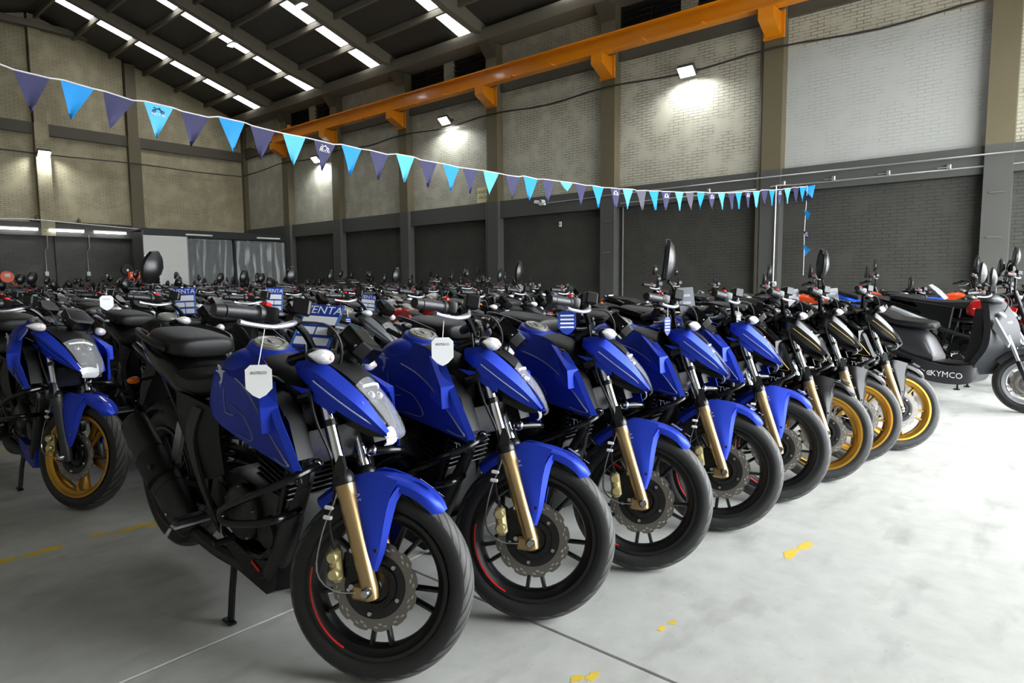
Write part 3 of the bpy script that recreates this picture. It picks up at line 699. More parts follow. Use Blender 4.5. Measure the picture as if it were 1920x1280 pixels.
# ------------------------------------------------------------------ motorcycles
# bike frame: x forward, y left, z up; front axle above the origin. Everything ahead of the headstock turns about the steering axis.
RAKE = math.radians(23.5)
AX = Vector((-math.sin(RAKE), 0, math.cos(RAKE)))
P_AX = Vector((-0.04, 0, 0.297))
def steer_matrix(deg): return T(P_AX) @ Matrix.Rotation(math.radians(deg), 4, AX) @ T(-P_AX)
class Template:
    def __init__(s): s.nodes = []; s.cache = {}
    def add(s, name, me, m, parent=None, steer=False, M=None, opt=None, lod=True):
        if isinstance(steer, Matrix): M, steer = steer, False
        if isinstance(me, MB): me = me.mesh(name)
        s.nodes.append(dict(name=name, me=me, mat=m, parent=parent, steer=steer if parent is None else s.nodes[parent]['steer'], M=M or Matrix(), opt=opt if parent is None else (opt or s.nodes[parent]['opt']), lod=lod))
        return len(s.nodes) - 1
def join_nodes(nodes, name, extra=None):
    """one mesh out of several nodes, one slot for each material"""
    mats = []; me = bpy.data.meshes.new(name); bm = bmesh.new()
    for nd, X in nodes:
        k = nd['mat']
        if k not in mats: mats.append(k)
        a = len(bm.faces); bm.from_mesh(nd['me']); bm.faces.ensure_lookup_table(); vs = set()
        for f in bm.faces[a:]:
            f.material_index = mats.index(k); vs.update(f.verts)
        bmesh.ops.transform(bm, matrix=X, verts=list(vs))
    bm.to_mesh(me); bm.free()
    for _ in mats: me.materials.append(None)
    return me, mats
def spawn(tp, name, world, steer, colours, opts, lod, **tags):
    S = steer_matrix(steer)
    use = [i for i, n in enumerate(tp.nodes) if n['opt'] is None or n['opt'] in opts]
    cm = lambda k: colours.get(k, k)
    if lod == 'far':
        key = ('far', round(steer), tuple(sorted(opts)))
        if key not in tp.cache:
            L_ = []
            for i in use:
                n = tp.nodes[i]
                if not n['lod']: continue
                X = n['M']
                if n['parent'] is not None: X = tp.nodes[n['parent']]['M'] @ X
                L_.append((n, (S @ X) if n['steer'] else X))
            tp.cache[key] = join_nodes(L_, name)
        me, mats = tp.cache[key]
        return obj(name, me, [cm(k) for k in mats], None, world, **tags)
    root = empty(name, world, **tags)
    if lod == 'full':
        made = {}
        for i in use:
            n = tp.nodes[i]
            if n['parent'] is None: made[i] = obj(n['name'], n['me'], cm(n['mat']), root, (S @ n['M']) if n['steer'] else n['M'])
            else: made[i] = obj(n['name'], n['me'], cm(n['mat']), made[n['parent']], n['M'])
    else:
        for i in use:
            n = tp.nodes[i]
            if n['parent'] is not None: continue
            kids = [k for k in use if tp.nodes[k]['parent'] == i and tp.nodes[k]['lod']]
            key = ('mid', i, tuple(kids))
            if key not in tp.cache: tp.cache[key] = join_nodes([(n, Matrix())] + [(tp.nodes[k], tp.nodes[k]['M']) for k in kids], n['name'])
            me, mats = tp.cache[key]
            obj(n['name'], me, [cm(k) for k in mats], root, (S @ n['M']) if n['steer'] else n['M'])
    return root

# ---- shared pieces
def tyre_mesh(R, w, bead):
    h = R - bead; pr = []
    n = 24
    for k in range(n + 1):
        t = k / n; a = PI * (t - 0.5) * 1.16
        y = w / 2 * max(-1, min(1, math.sin(a * 0.93) * 1.0)); r = bead + h * max(0.0, math.cos(a * 0.86)) ** 0.62
        pr.append((r, y))
    pr[0] = (bead, -w * 0.36); pr[-1] = (bead, w * 0.36)
    N = 64; vs = []; fs = []; uv = []
    for i in range(N):
        t = 2 * PI * i / N
        for r, y in pr: vs.append((r * math.cos(t), y, r * math.sin(t)))
    m = n + 1
    me = bpy.data.meshes.new('tyre')
    for i in range(N):
        for k in range(n): fs.append((i * m + k, i * m + k + 1, ((i + 1) % N) * m + k + 1, ((i + 1) % N) * m + k)); uv.append((i, k))
    me.from_pydata(vs, [], fs)
    ul = me.uv_layers.new(name='UVMap')
    for p in me.polygons:
        i, k = uv[p.index]
        for li, (a, b) in zip(p.loop_indices, ((i, k), (i, k + 1), (i + 1, k + 1), (i + 1, k))): ul.data[li].uv = (a / N, b / n)
    me.polygons.foreach_set('use_smooth', [True] * len(me.polygons)); me.materials.append(None)
    return me
def rim_mb(r, w):
    return MB().lathe([(r + 0.008, w), (r - 0.004, w), (r - 0.011, w * 0.8), (r - 0.024, w * 0.62), (r - 0.03, w * 0.3), (r - 0.03, -w * 0.3), (r - 0.024, -w * 0.62), (r - 0.011, -w * 0.8), (r - 0.004, -w), (r + 0.008, -w), (r, -w * 0.5), (r, w * 0.5)], 56, 'y', closed=True)
def spoke_mb(r0, r1, w0, w1, th, a0, a1):
    p = Vector((r0 * math.cos(a0), 0, r0 * math.sin(a0))); q = Vector((r1 * math.cos(a1), 0, r1 * math.sin(a1)))
    d = (q - p).normalized(); s = Vector((-d.z, 0, d.x)); m = MB(); vs = []
    for c, w, t in ((p, w0, th * 1.25), (p.lerp(q, 0.5), (w0 + w1) / 2 * 0.85, th), (q, w1, th * 1.1)):
        vs += [c + s * w / 2 + Vector((0, t / 4, 0)), c + s * w / 4 + Vector((0, t / 2, 0)), c - s * w / 4 + Vector((0, t / 2, 0)), c - s * w / 2 + Vector((0, t / 4, 0)), c - s * w / 2 - Vector((0, t / 4, 0)), c - s * w / 4 - Vector((0, t / 2, 0)), c + s * w / 4 - Vector((0, t / 2, 0)), c + s * w / 2 - Vector((0, t / 4, 0))]
    fs = [tuple(range(8)), tuple(range(16, 24))[::-1]]
    for k in range(2):
        for i in range(8): fs.append((k * 8 + i, k * 8 + (i + 1) % 8, k * 8 + 8 + (i + 1) % 8, k * 8 + 8 + i))
    return m.add(vs, fs)
def disc_mb(R, r, petals, y, th=0.004):
    n = petals * 10; vs = []; fs = []
    for k in range(n):
        a = 2 * PI * k / n; f = (k % 10) / 10
        ro = R - (0.006 if f < 0.28 else 0.0) - 0.004 * abs(f - 0.6)
        for rr, yy in ((ro, y), (r, y), (r, y - th), (ro, y - th)): vs.append((rr * math.cos(a), yy, rr * math.sin(a)))
    for k in range(n):
        j = (k + 1) % n
        for i in range(4): fs.append((k * 4 + i, k * 4 + (i + 1) % 4, j * 4 + (i + 1) % 4, j * 4 + i))
    return MB().add(vs, fs)
def wheel(tp, name, c, R, w, bead, steer, front=True, pairs=5, stripe=True):
    """cast wheel with V spokes, petal disc on the bike's right"""
    i = tp.add(name, rim_mb(bead, w * 0.47), 'rim', None, steer, T(c))
    tp.add('tyre', tyre_mesh(R, w, bead + 0.004), 'tyre_rubber', i)
    rs = bead - 0.026
    up, dn = spoke_mb(0.045, rs, 0.022, 0.014, 0.03, 0.09, 0.17).mesh('spoke'), spoke_mb(0.045, rs, 0.022, 0.014, 0.03, -0.09, -0.17).mesh('spoke')
    for k in range(pairs):
        for me in (up, dn): tp.add('spoke', me, 'rim', i, M=Ry(360 / pairs * k + 8 + (0 if front else 20)))
    hw = 0.05 if front else 0.075
    tp.add('hub', MB().lathe([(0, -hw - 0.012), (0.02, -hw - 0.012), (0.03, -hw), (0.05, -hw * 0.8), (0.055, -hw * 0.3), (0.055, hw * 0.3), (0.05, hw * 0.8), (0.03, hw), (0.02, hw + 0.012), (0, hw + 0.012)], 28), 'rim_dark', i)
    y = -0.052 if front else 0.06; RD = 0.135 if front else 0.115
    d = tp.add('brake_disc', disc_mb(RD, RD * 0.72, 12, y), 'disc_steel', i)
    sl = MB()
    for k in range(12):
        for e, rr in ((0.0, 0.9), (0.12, 0.84), (0.24, 0.9)):
            a = 2 * PI * (k + 0.35) / 12 + e; p = Vector((RD * rr * math.cos(a), y - 0.002, RD * rr * math.sin(a)))
            sl.box(p, (0.011, 0.0052, 0.004), Matrix.Rotation(-a + PI / 2 + 0.2, 3, 'Y'))
    tp.add('disc_slot', sl, 'slot_light' if front else 'dark_hole', i)
    tp.add('disc_carrier', MB().lathe([(0.05, y + 0.01), (RD * 0.74, y + 0.003), (RD * 0.74, y - 0.003), (RD * 0.55, y - 0.006), (0.068, y - 0.004), (0.066, y - 0.012), (0.05, y - 0.012), (0.045, y - 0.004), (0.02, y - 0.006)], 36), 'rim_dark', i)
    tr = MB()
    for k in range(40):
        a = 2 * PI * k / 40; tr.box((0.058 * math.cos(a), y - 0.0125, 0.058 * math.sin(a)), (0.013, 0.003, 0.004), Matrix.Rotation(-a, 3, 'Y'))
    if front: tp.add('sensor_ring', tr, 'black_matte', i, lod=False)
    bolt = MB().lathe([(0, -0.006), (0.0065, -0.006), (0.008, -0.002), (0.008, 0.003)], 10).mesh('bolt')
    for k in range(5): tp.add('bolt', bolt, 'steel', i, M=Ry(72 * k + 20) @ T((0.082, y - 0.006, 0)), lod=False)
    if stripe:
        r0 = bead - 0.0035
        tp.add('rim_stripe', MB().lathe([(r0 - 0.0035, -w * 0.458), (r0 + 0.001, -w * 0.474), (r0 + 0.001, -w * 0.484), (r0 - 0.004, -w * 0.468)], 30, 'y', closed=True, a0=math.radians(110 + 65), a1=math.radians(110 + 140)), 'stripe', i, lod=False)
    tp.add('valve_stem', MB().tube([(0, 0, -bead + 0.024), (0, -0.004, -bead + 0.055)], [0.0075, 0.004], 8), 'black_matte', i, lod=False)
    return i

def fork(tp, tip='slider'):
    for s in (-1, 1):
        o = Vector((0.0, s * 0.098, 0.297)); P = lambda t, e=0.0: tuple(o + AX * t + Vector((e, 0, 0)))
        i = tp.add('fork_leg', MB().tube([P(-0.03), P(-0.028), P(0.0), P(0.05), P(0.285), P(0.29), P(0.325), P(0.33)], [0.012, 0.02, 0.026, 0.026, 0.028, 0.0315, 0.0315, 0.027], 16), tip, None, True)
        tp.add('fork_tube', MB().tube([P(0.3), P(0.66)], 0.0195, 16), 'chrome', i)
        tp.add('upper_tube', MB().tube([P(0.645), P(0.72)], 0.0225, 12), 'black_satin', i)
        tp.add('fork_guard', MB().tube([P(0.322), P(0.328), P(0.345), P(0.358), P(0.364)], [0.033, 0.035, 0.0335, 0.027, 0.022], 14).prism([(-0.115, 0.605), (-0.126, 0.65), (-0.138, 0.675), (-0.148, 0.679), (-0.157, 0.65), (-0.152, 0.605)], s * 0.108, s * 0.127), 'black_satin', i)
        tp.add('collar', MB().tube([P(0.505), P(0.525)], 0.024, 12), 'black_satin', i)
        tp.add('axle_clamp', MB().bbox((-0.022, s * 0.098, 0.288), (0.06, 0.036, 0.046), 0.008), tip, i)
        tp.add('axle_nut', MB().lathe([(0, 0.0), (0.009, 0.0), (0.016, 0.006), (0.016, 0.018), (0.011, 0.03), (0, 0.03)] if s > 0 else [(0, 0.0), (0.009, 0.0), (0.016, -0.006), (0.016, -0.018), (0.011, -0.03), (0, -0.03)], 12, 'y', (0.0, s * 0.116, 0.297)), 'steel', i)
    i = tp.add('triple_clamp', MB().bbox(tuple(P_AX + AX * 0.60), (0.1, 0.25, 0.04), 0.015, Matrix.Rotation(-RAKE, 3, 'Y')).bbox(tuple(P_AX + AX * 0.72), (0.1, 0.25, 0.032), 0.012, Matrix.Rotation(-RAKE, 3, 'Y')), 'black_metal', None, True)
    tp.add('steering_stem', MB().tube([tuple(P_AX + AX * 0.55), tuple(P_AX + AX * 0.74)], 0.03, 12), 'black_metal', i)

def caliper(tp):
    R = Matrix.Rotation(math.radians(-14), 3, 'Y')
    m = MB().bbox((-0.116, -0.098, 0.352), (0.04, 0.034, 0.105), 0.012, R)
    for dz in (-0.024, 0.024): m.lathe([(0, -0.026), (0.014, -0.026), (0.0195, -0.018), (0.0195, 0.0)], 14, 'y', (-0.118 + dz * -0.25, -0.102, 0.352 + dz))
    i = tp.add('brake_caliper', m, 'gold_caliper', None, True)
    tp.add('caliper_bracket', MB().prism([(-0.10, 0.39), (-0.055, 0.415), (-0.02, 0.33), (-0.02, 0.29), (-0.06, 0.29), (-0.10, 0.33)], -0.088, -0.075), 'black_metal', i)
    for p in ((-0.07, -0.1, 0.405), (-0.055, -0.1, 0.30)): tp.add('caliper_bolt', MB().lathe([(0, -0.012), (0.008, -0.012), (0.011, 0), (0.011, 0.012)], 10, 'y', p), 'steel', i, lod=False)
    tp.add('brake_hose', MB().tube([(-0.125, -0.11, 0.40), (-0.15, -0.115, 0.47), (-0.15, -0.115, 0.56), (-0.17, -0.12, 0.66), (-0.25, -0.13, 0.80), (-0.31, -0.13, 1.0)], 0.0045, 6, 4), 'black_matte', i)
    tp.add('sensor_wire', MB().tube([(-0.02, -0.11, 0.29), (-0.1, -0.125, 0.285), (-0.165, -0.12, 0.33), (-0.165, -0.118, 0.45), (-0.14, -0.118, 0.56), (-0.155, -0.12, 0.64)], 0.003, 5, 4), 'steel', i, lod=False)
    for z in (0.49, 0.52): tp.add('hose_clip', MB().bbox((-0.158, -0.117, z), (0.028, 0.014, 0.012), 0.003), 'cable_white', i, lod=False)

def fender(tp, paint='paint'):
    rows = []
    for a, r, k in ((55, 0.308, 0.35), (62, 0.322, 0.75), (75, 0.333, 0.95), (92, 0.337, 1.0), (108, 0.338, 1.0), (122, 0.336, 0.95), (136, 0.33, 0.8)):
        t = math.radians(a); c, s = math.cos(t), math.sin(t)
        rows.append([((r - dr) * c, y * k, 0.297 + (r - dr) * s) for y, dr in ((-0.068, 0.042), (-0.066, 0.018), (-0.042, 0.003), (-0.014, 0.0), (0, -0.003), (0.014, 0.0), (0.042, 0.003), (0.066, 0.018), (0.068, 0.042))])
    i = tp.add('front_fender', MB().sheet(rows, 2, 3, 0.004), paint, None, True)
    for s in (-1, 1):
        q = [[(-0.13, 0.588), (-0.07, 0.634), (0.03, 0.622)], [(-0.118, 0.562), (-0.06, 0.575), (0.012, 0.565)], [(-0.088, 0.50), (-0.045, 0.50), (0.008, 0.485)], [(-0.05, 0.415), (-0.018, 0.42), (0.008, 0.415)], [(-0.014, 0.352), (-0.008, 0.346), (0.0, 0.352)]]
        ys = [(0.071, 0.072, 0.068), (0.084, 0.088, 0.082), (0.088, 0.099, 0.09), (0.09, 0.101, 0.094), (0.092, 0.096, 0.094)]
        rows = [[(p[0], s * y, p[1]) for p, y in zip(r, yr)] for r, yr in zip(q, ys)]
        if s > 0: rows = [r[::-1] for r in rows]
        tp.add('fender_stay', MB().sheet(rows, 3, 3, 0.008), paint, i)
        rows = [[(0.03, s * 0.07, 0.605), (0.046, s * 0.05, 0.595)], [(0.012, s * 0.083, 0.565), (0.032, s * 0.064, 0.56)], [(0.008, s * 0.091, 0.485), (0.026, s * 0.074, 0.48)], [(0.008, s * 0.095, 0.415), (0.022, s * 0.082, 0.41)], [(0.0, s * 0.095, 0.352), (0.01, s * 0.088, 0.352)]]
        if s > 0: rows = [r[::-1] for r in rows]
        tp.add('stay_edge', MB().sheet(rows, 2, 2, 0.003), paint, i)
        tp.add('stay_bolt', MB().lathe([(0, s * 0.006), (0.006, s * 0.006), (0.008, 0)], 8, 'y', (0.0, s * 0.101, 0.415)), 'black_satin', i, lod=False)
    tp.add('lettering', text_mesh('ABS', 0.032), 'decal_silver', i, frame((-0.08, -0.0985, 0.55), (0.38, -0.02, -0.92), (0.92, -0.05, 0.38)), lod=False)
    tp.add('fender_sticker', MB().box((0, 0, 0), (0.05, 0.022, 0.0006)), 'decal_white', i, frame((0.109, -0.026, 0.6225), (0.9, 0, -0.42), (0.05, 1, -0.35)), lod=False)
    tp.add('fender_sticker', text_mesh('TVS', 0.016), 'decal_white', i, frame((0.157, -0.022, 0.5965), (0.86, 0, -0.5), (0.05, 1, -0.35)), lod=False)

def headlight(tp):
    body = [sec(-0.31, 0.095, 0.83, 0.955), sec(-0.24, 0.112, 0.80, 0.945), sec(-0.16, 0.098, 0.775, 0.90), sec(-0.09, 0.072, 0.765, 0.842), sec(-0.045, 0.045, 0.762, 0.795)]
    i = tp.add('headlight', MB().loft(body, 3), 'black_satin', None, True)
    U = [(-0.325, -0.132, 0.945), (-0.25, -0.136, 0.955), (-0.17, -0.118, 0.912), (-0.095, -0.096, 0.852), (-0.022, -0.066, 0.768)]
    Lw = [(-0.325, -0.118, 0.905), (-0.26, -0.134, 0.862), (-0.18, -0.124, 0.812), (-0.10, -0.098, 0.775), (-0.028, -0.066, 0.75)]
    for s in (-1, 1):
        rows = []
        for t, bul in ((0, 0), (0.4, 0.02), (1, 0)):
            rows.append([(a[0] + (b[0] - a[0]) * t, -s * (a[1] + (b[1] - a[1]) * t - bul), a[2] + (b[2] - a[2]) * t) for a, b in zip(U, Lw)])
        if s < 0: rows = rows[::-1]
        tp.add('cowl_panel', MB().sheet(rows, 4, 1, 0.006).mesh('cowl_panel', True, 14), 'paint', i)
        K = [(-0.20, 0.132, 0.86), (-0.19, 0.126, 0.80), (-0.345, 0.118, 0.868), (-0.21, 0.105, 0.85), (-0.19, 0.1, 0.805)]
        tp.add('cowl_spike', MB().add([(x, s * y, z) for x, y, z in K], [(0, 2, 1), (0, 3, 2), (1, 2, 4), (3, 4, 2), (0, 1, 4, 3)]).mesh('cowl_spike', False), 'paint', i)
        P = [(a[0] * 0.32 + b[0] * 0.68, s * (abs(a[1]) * 0.32 + abs(b[1]) * 0.68 + 0.0165), a[2] * 0.32 + b[2] * 0.68) for a, b in zip(U[1:], Lw[1:])]
        P = P[:-1] + [(-0.055, s * 0.074, 0.772), (-0.062, s * 0.081, 0.795), (-0.11, s * 0.109, 0.848)]
        tp.add('cowl_stripe', MB().tube(P, 0.0042, 6, 4, flat=0.6), 'decal', i)
    # black mask above, clear lens below, bright reflectors inside
    c = [[(-0.325, y, 0.968 - 0.25 * y * y) for y in (-0.125, -0.06, 0, 0.06, 0.125)], [(-0.25, y, 0.978 - 1.4 * y * y) for y in (-0.13, -0.06, 0, 0.06, 0.13)], [(-0.185, y, 0.955 - 2.2 * y * y) for y in (-0.115, -0.055, 0, 0.055, 0.115)], [(-0.14, y, 0.925 - 3.0 * y * y) for y in (-0.1, -0.05, 0, 0.05, 0.1)]]
    tp.add('headlight_mask', MB().sheet(c, 3, 3, 0.004), 'black_matte', i)
    c = [[(-0.142, y, 0.924 - 3 * y * y) for y in (-0.098, -0.05, 0, 0.05, 0.098)], [(-0.095, y, 0.885 - 4 * y * y) for y in (-0.086, -0.045, 0, 0.045, 0.086)], [(-0.047, y, 0.835 - 4 * y * y) for y in (-0.078, -0.04, 0, 0.04, 0.078)], [(-0.012, y, 0.77 - 2 * y * y) for y in (-0.06, -0.03, 0, 0.03, 0.06)], [(-0.02, y, 0.742) for y in (-0.046, -0.022, 0, 0.022, 0.046)]]
    inner = [[(x - 0.022, y * 0.86, z - 0.022) for x, y, z in r] for r in c]
    tp.add('lens', MB().sheet(c, 3, 3, 0.003), 'lens_clear', i)
    tp.add('reflector', MB().sheet(inner[2:5], 3, 3, 0.003), 'lens_white', i)
    tp.add('lamp_bowl', MB().sheet(inner[0:3], 3, 3, 0.003), 'black_gloss', i)
    for y in (-0.036, 0.036): tp.add('bulb', MB().ell((-0.112, y, 0.868), (0.02, 0.018, 0.014)), 'chrome', i, lod=False)
    tp.add('running_light', MB().tube([(-0.13, -0.07, 0.893), (-0.118, -0.03, 0.903), (-0.115, 0, 0.906), (-0.118, 0.03, 0.903), (-0.13, 0.07, 0.893)], 0.005, 6, 3), 'decal_white', i, lod=False)
    tp.add('lower_grille', MB().prism([(-0.2, 0.80), (-0.2, 0.775), (-0.09, 0.742), (-0.03, 0.745), (-0.06, 0.76)], -0.05, 0.05), 'black_gloss', i)
    for s in (-1, 1):
        R = Matrix.Rotation(math.radians(s * 18), 3, 'Z')
        k = tp.add('indicator', MB().loft([[tuple(R @ Vector((xx + 0.03 * math.cos(a) * k, s * yy, 0.026 * math.sin(a) * k)) + Vector((-0.222, s * 0.19, 0.968))) for a in [2 * PI * j / 12 for j in range(12)]] for yy, xx, k in ((-0.04, 0.0, 0.3), (-0.032, 0.0, 0.72), (-0.01, 0.002, 0.9), (0.016, 0.0, 0.75), (0.034, -0.005, 0.4), (0.046, -0.01, 0.08))], 2), 'indicator_lens', None, True)
        tp.add('stalk', MB().tube([(-0.235, s * 0.11, 0.95), (-0.235, s * 0.15, 0.96)], 0.009, 6), 'black_satin', k)
        tp.add('bulb', MB().ell((-0.196, s * 0.186, 0.968), (0.009, 0.011, 0.009), R), 'bulb_pink', k, lod=False)
        tp.add('rear_shell', MB().ell((-0.238, s * 0.186, 0.968), (0.024, 0.044, 0.024), R, 12, 8), 'black_satin', k, lod=False)

def cluster(tp):
    R = Matrix.Rotation(math.radians(38), 3, 'Y')
    i = tp.add('instrument_cluster', MB().loft([[tuple(R @ Vector((x, y * k, z)) + Vector((-0.185, 0, 1.03))) for x, y in ((-0.05, -0.06), (-0.065, -0.03), (-0.065, 0.03), (-0.05, 0.06), (0.03, 0.082), (0.06, 0.05), (0.06, -0.05), (0.03, -0.082))] for z, k in ((-0.035, 0.7), (-0.02, 1.0), (0.018, 1.0), (0.026, 0.92))], 1), 'black_gloss', None, True)
    tp.add('screen', MB().add([tuple(R @ Vector(p) + Vector((-0.185, 0, 1.03))) for p in ((-0.045, -0.05, 0.0268), (0.035, -0.062, 0.0268), (0.035, 0.062, 0.0268), (-0.045, 0.05, 0.0268))], [(0, 1, 2, 3)]), 'screen_black', i, lod=False)
    tp.add('mount', MB().tube([(-0.24, 0, 0.93), (-0.2, 0, 1.02)], 0.018, 8), 'black_matte', i)
    for s in (-1, 1): tp.add('screw', MB().ell(tuple(R @ Vector((0.02, s * 0.076, 0.0)) + Vector((-0.185, 0, 1.03))), (0.006, 0.006, 0.006)), 'steel', i, lod=False)

def bars(tp, rise=0.0, pull=0.0, wide=1.0, chrome=False):
    z = rise; c = 'chrome' if chrome else 'black_metal'
    P = lambda s: [(-0.305, s * 0.06 * wide, 0.985 + z * 0.3), (-0.322, s * 0.12 * wide, 1.035 + z), (-0.35 - pull * 0.3, s * 0.19 * wide, 1.07 + z), (-0.385 - pull * 0.6, s * 0.25 * wide, 1.07 + z), (-0.455 - pull, s * 0.385 * wide, 1.055 + z)]
    i = tp.add('handlebar', MB().tube(P(-1)[::-1] + P(1), 0.0115, 10, 3).bbox((-0.305, 0, 0.975 + z * 0.3), (0.05, 0.13, 0.045), 0.012), c, None, True)
    for s in (-1, 1):
        a, b = Vector(P(s)[3]), Vector(P(s)[4]); d = (b - a).normalized(); Q = lambda t: tuple(a + d * t)
        tp.add('grip', MB().tube([Q(0.012), Q(0.02), Q(0.03), Q(0.035), Q(0.045), Q(0.1), Q(0.118), Q(0.13), Q(0.132)], [0.02, 0.0245, 0.0245, 0.02, 0.0185, 0.02, 0.019, 0.0185, 0.014], 14).tube([Q(0.132), Q(0.135), Q(0.162), Q(0.165)], [0.015, 0.0195, 0.0175, 0.012], 14), 'grip_rubber', i)
        e = Vector((0.045, 0, -0.015))
        h = tp.add('switch_housing', MB().bbox(tuple(a - d * 0.012), (0.05, 0.055, 0.045), 0.012, Matrix.Rotation(s * -0.5, 3, 'Z'), 2), 'black_satin', i)
        if s < 0: tp.add('kill_switch', MB().bbox(tuple(a - d * 0.008 + Vector((-0.012, 0, 0.027))), (0.022, 0.026, 0.014), 0.004), 'red', i)
        tp.add('lever', MB().tube([tuple(a - d * 0.05 + e), tuple(a - d * 0.01 + e * 1.5), tuple(a + d * 0.05 + e * 1.55 + Vector((0.004, 0, -0.01))), tuple(a + d * 0.11 + e * 1.35 + Vector((0, 0, -0.01))), tuple(a + d * 0.14 + e * 1.3 + Vector((0, 0, -0.006)))], [0.011, 0.012, 0.010, 0.009, 0.011], 8, 3, flat=0.75), 'lever_silver', i)
        tp.add('lever_mount', MB().bbox(tuple(a - d * 0.06 + e * 0.7), (0.04, 0.05, 0.03), 0.008), 'black_satin', i)
        if s < 0: tp.add('brake_reservoir', MB().bbox(tuple(a - d * 0.085 + Vector((0.03, 0, 0.03))), (0.052, 0.058, 0.05), 0.006, Matrix.Rotation(0.4, 3, 'Z')), 'black_satin', i)
        tp.add('control_cable', MB().tube([tuple(a - d * 0.07 + e), tuple(a - d * 0.13 + Vector((0.09, 0, -0.02))), (-0.2, s * 0.1, 0.99 + z * 0.5), (-0.24, s * 0.07, 0.88), (-0.33, s * 0.06, 0.78)], 0.0045, 6, 4), 'black_matte', i, lod=False)
    return i, P

def mirrors(tp, P, opt_r='mirror_right', opt_l='mirror_left', round_=False):
    for s, op in ((-1, opt_r), (1, opt_l)):
        b = Vector(P(s)[2]); c = b + Vector((-0.035, s * 0.13, 0.165))
        i = tp.add('mirror', None or mirror_head(c, s, round_), 'black_satin', None, True, opt=op)
        tp.add('stalk', MB().tube([tuple(b + Vector((0.01, 0, 0.01))), tuple(b + Vector((0.015, s * 0.005, 0.06))), tuple(b + Vector((0.0, s * 0.05, 0.075))), tuple(c + Vector((0.02, -s * 0.045, -0.08)))], [0.009, 0.007, 0.0065, 0.0065], 8, 3), 'black_satin', i)
        g = MB().ell(tuple(c + Vector((-0.015, 0, 0.01))), (0.003, 0.062, 0.085), Matrix.Rotation(s * -0.5, 3, 'X'), 16, 8)
        tp.add('mirror_glass', g, 'mirror_glass', i)
def mirror_head(c, s, round_):
    m = MB()
    prof = [(-0.055, 0.0), (-0.05, 0.045), (-0.02, 0.078), (0.015, 0.088), (0.05, 0.062), (0.062, 0.02), (0.06, -0.02), (0.04, -0.055), (0.005, -0.072), (-0.03, -0.06)]
    if round_: prof = [(0.052 * math.cos(2 * PI * k / 14), 0.052 * math.sin(2 * PI * k / 14)) for k in range(14)]
    R = Matrix.Rotation(s * 0.35, 3, 'X'); sc = 1.1 if round_ else 1.32
    rings = []
    for x, k in ((-0.012, 0.96), (-0.008, 1.0), (0.004, 0.97), (0.018, 0.72), (0.027, 0.3), (0.029, 0.02)):
        rings.append([tuple(R @ Vector((x * 1.4, s * p[0] * k * sc, p[1] * k * sc)) + c) for p in prof])
    return m.loft(rings, 1)

def engine(tp, cyl=True):
    i = tp.add('engine', MB().bbox((-0.56, 0, 0.40), (0.40, 0.22, 0.22), 0.04, None, 2).bbox((-0.47, 0, 0.36), (0.2, 0.2, 0.16), 0.03), 'engine_black', None)
    for s in (-1, 1):
        tp.add('engine_cover', MB().lathe([(0, s * 0.045), (0.075, s * 0.045), (0.092, s * 0.036), (0.102, s * 0.02), (0.104, 0)], 26, 'y', (-0.58, s * 0.11, 0.40)), 'black_satin', i)
        for k in range(5):
            a = 2 * PI * k / 5 + 0.3; tp.add('cover_bolt', MB().lathe([(0, s * 0.01), (0.006, s * 0.01), (0.008, 0)], 8, 'y', (-0.58 + 0.093 * math.cos(a), s * 0.135, 0.40 + 0.093 * math.sin(a))), 'steel', i, lod=False)
        tp.add('side_cover', MB().lathe([(0, s * 0.03), (0.05, s * 0.028), (0.058, 0)], 20, 'y', (-0.42, s * 0.108, 0.37)), 'engine_black', i)
    R = Matrix.Rotation(math.radians(14), 3, 'Y'); ax = R @ Vector((0, 0, 1)); base = Vector((-0.44, 0, 0.48))
    tp.add('cylinder', MB().bbox(tuple(base + ax * 0.1), (0.13, 0.14, 0.2), 0.02, R), 'engine_black', i)
    fin = MB().bbox((0, 0, 0), (0.2, 0.215, 0.007), 0.003, R).mesh('cooling_fin')
    for k in range(8): tp.add('cooling_fin', fin, 'black_metal', i, M=T(base + ax * (0.045 + 0.02 * k)))
    tp.add('cylinder_head', MB().bbox(tuple(base + ax * 0.235), (0.16, 0.17, 0.085), 0.02, R), 'black_satin', i)
    for y in (-0.05, 0.05):
        tp.add('head_bolt', MB().lathe([(0, 0.02), (0.011, 0.02), (0.014, 0)], 10, 'x', tuple(base + ax * 0.2 + Vector((0.115, y, 0.02)))), 'steel', i, lod=False)
    tp.add('carburettor', MB().bbox((-0.57, 0, 0.62), (0.12, 0.1, 0.1), 0.02).tube([(-0.46, 0, 0.66), (-0.62, 0, 0.63), (-0.72, 0, 0.64)], 0.03, 10), 'black_matte', i)
    return i

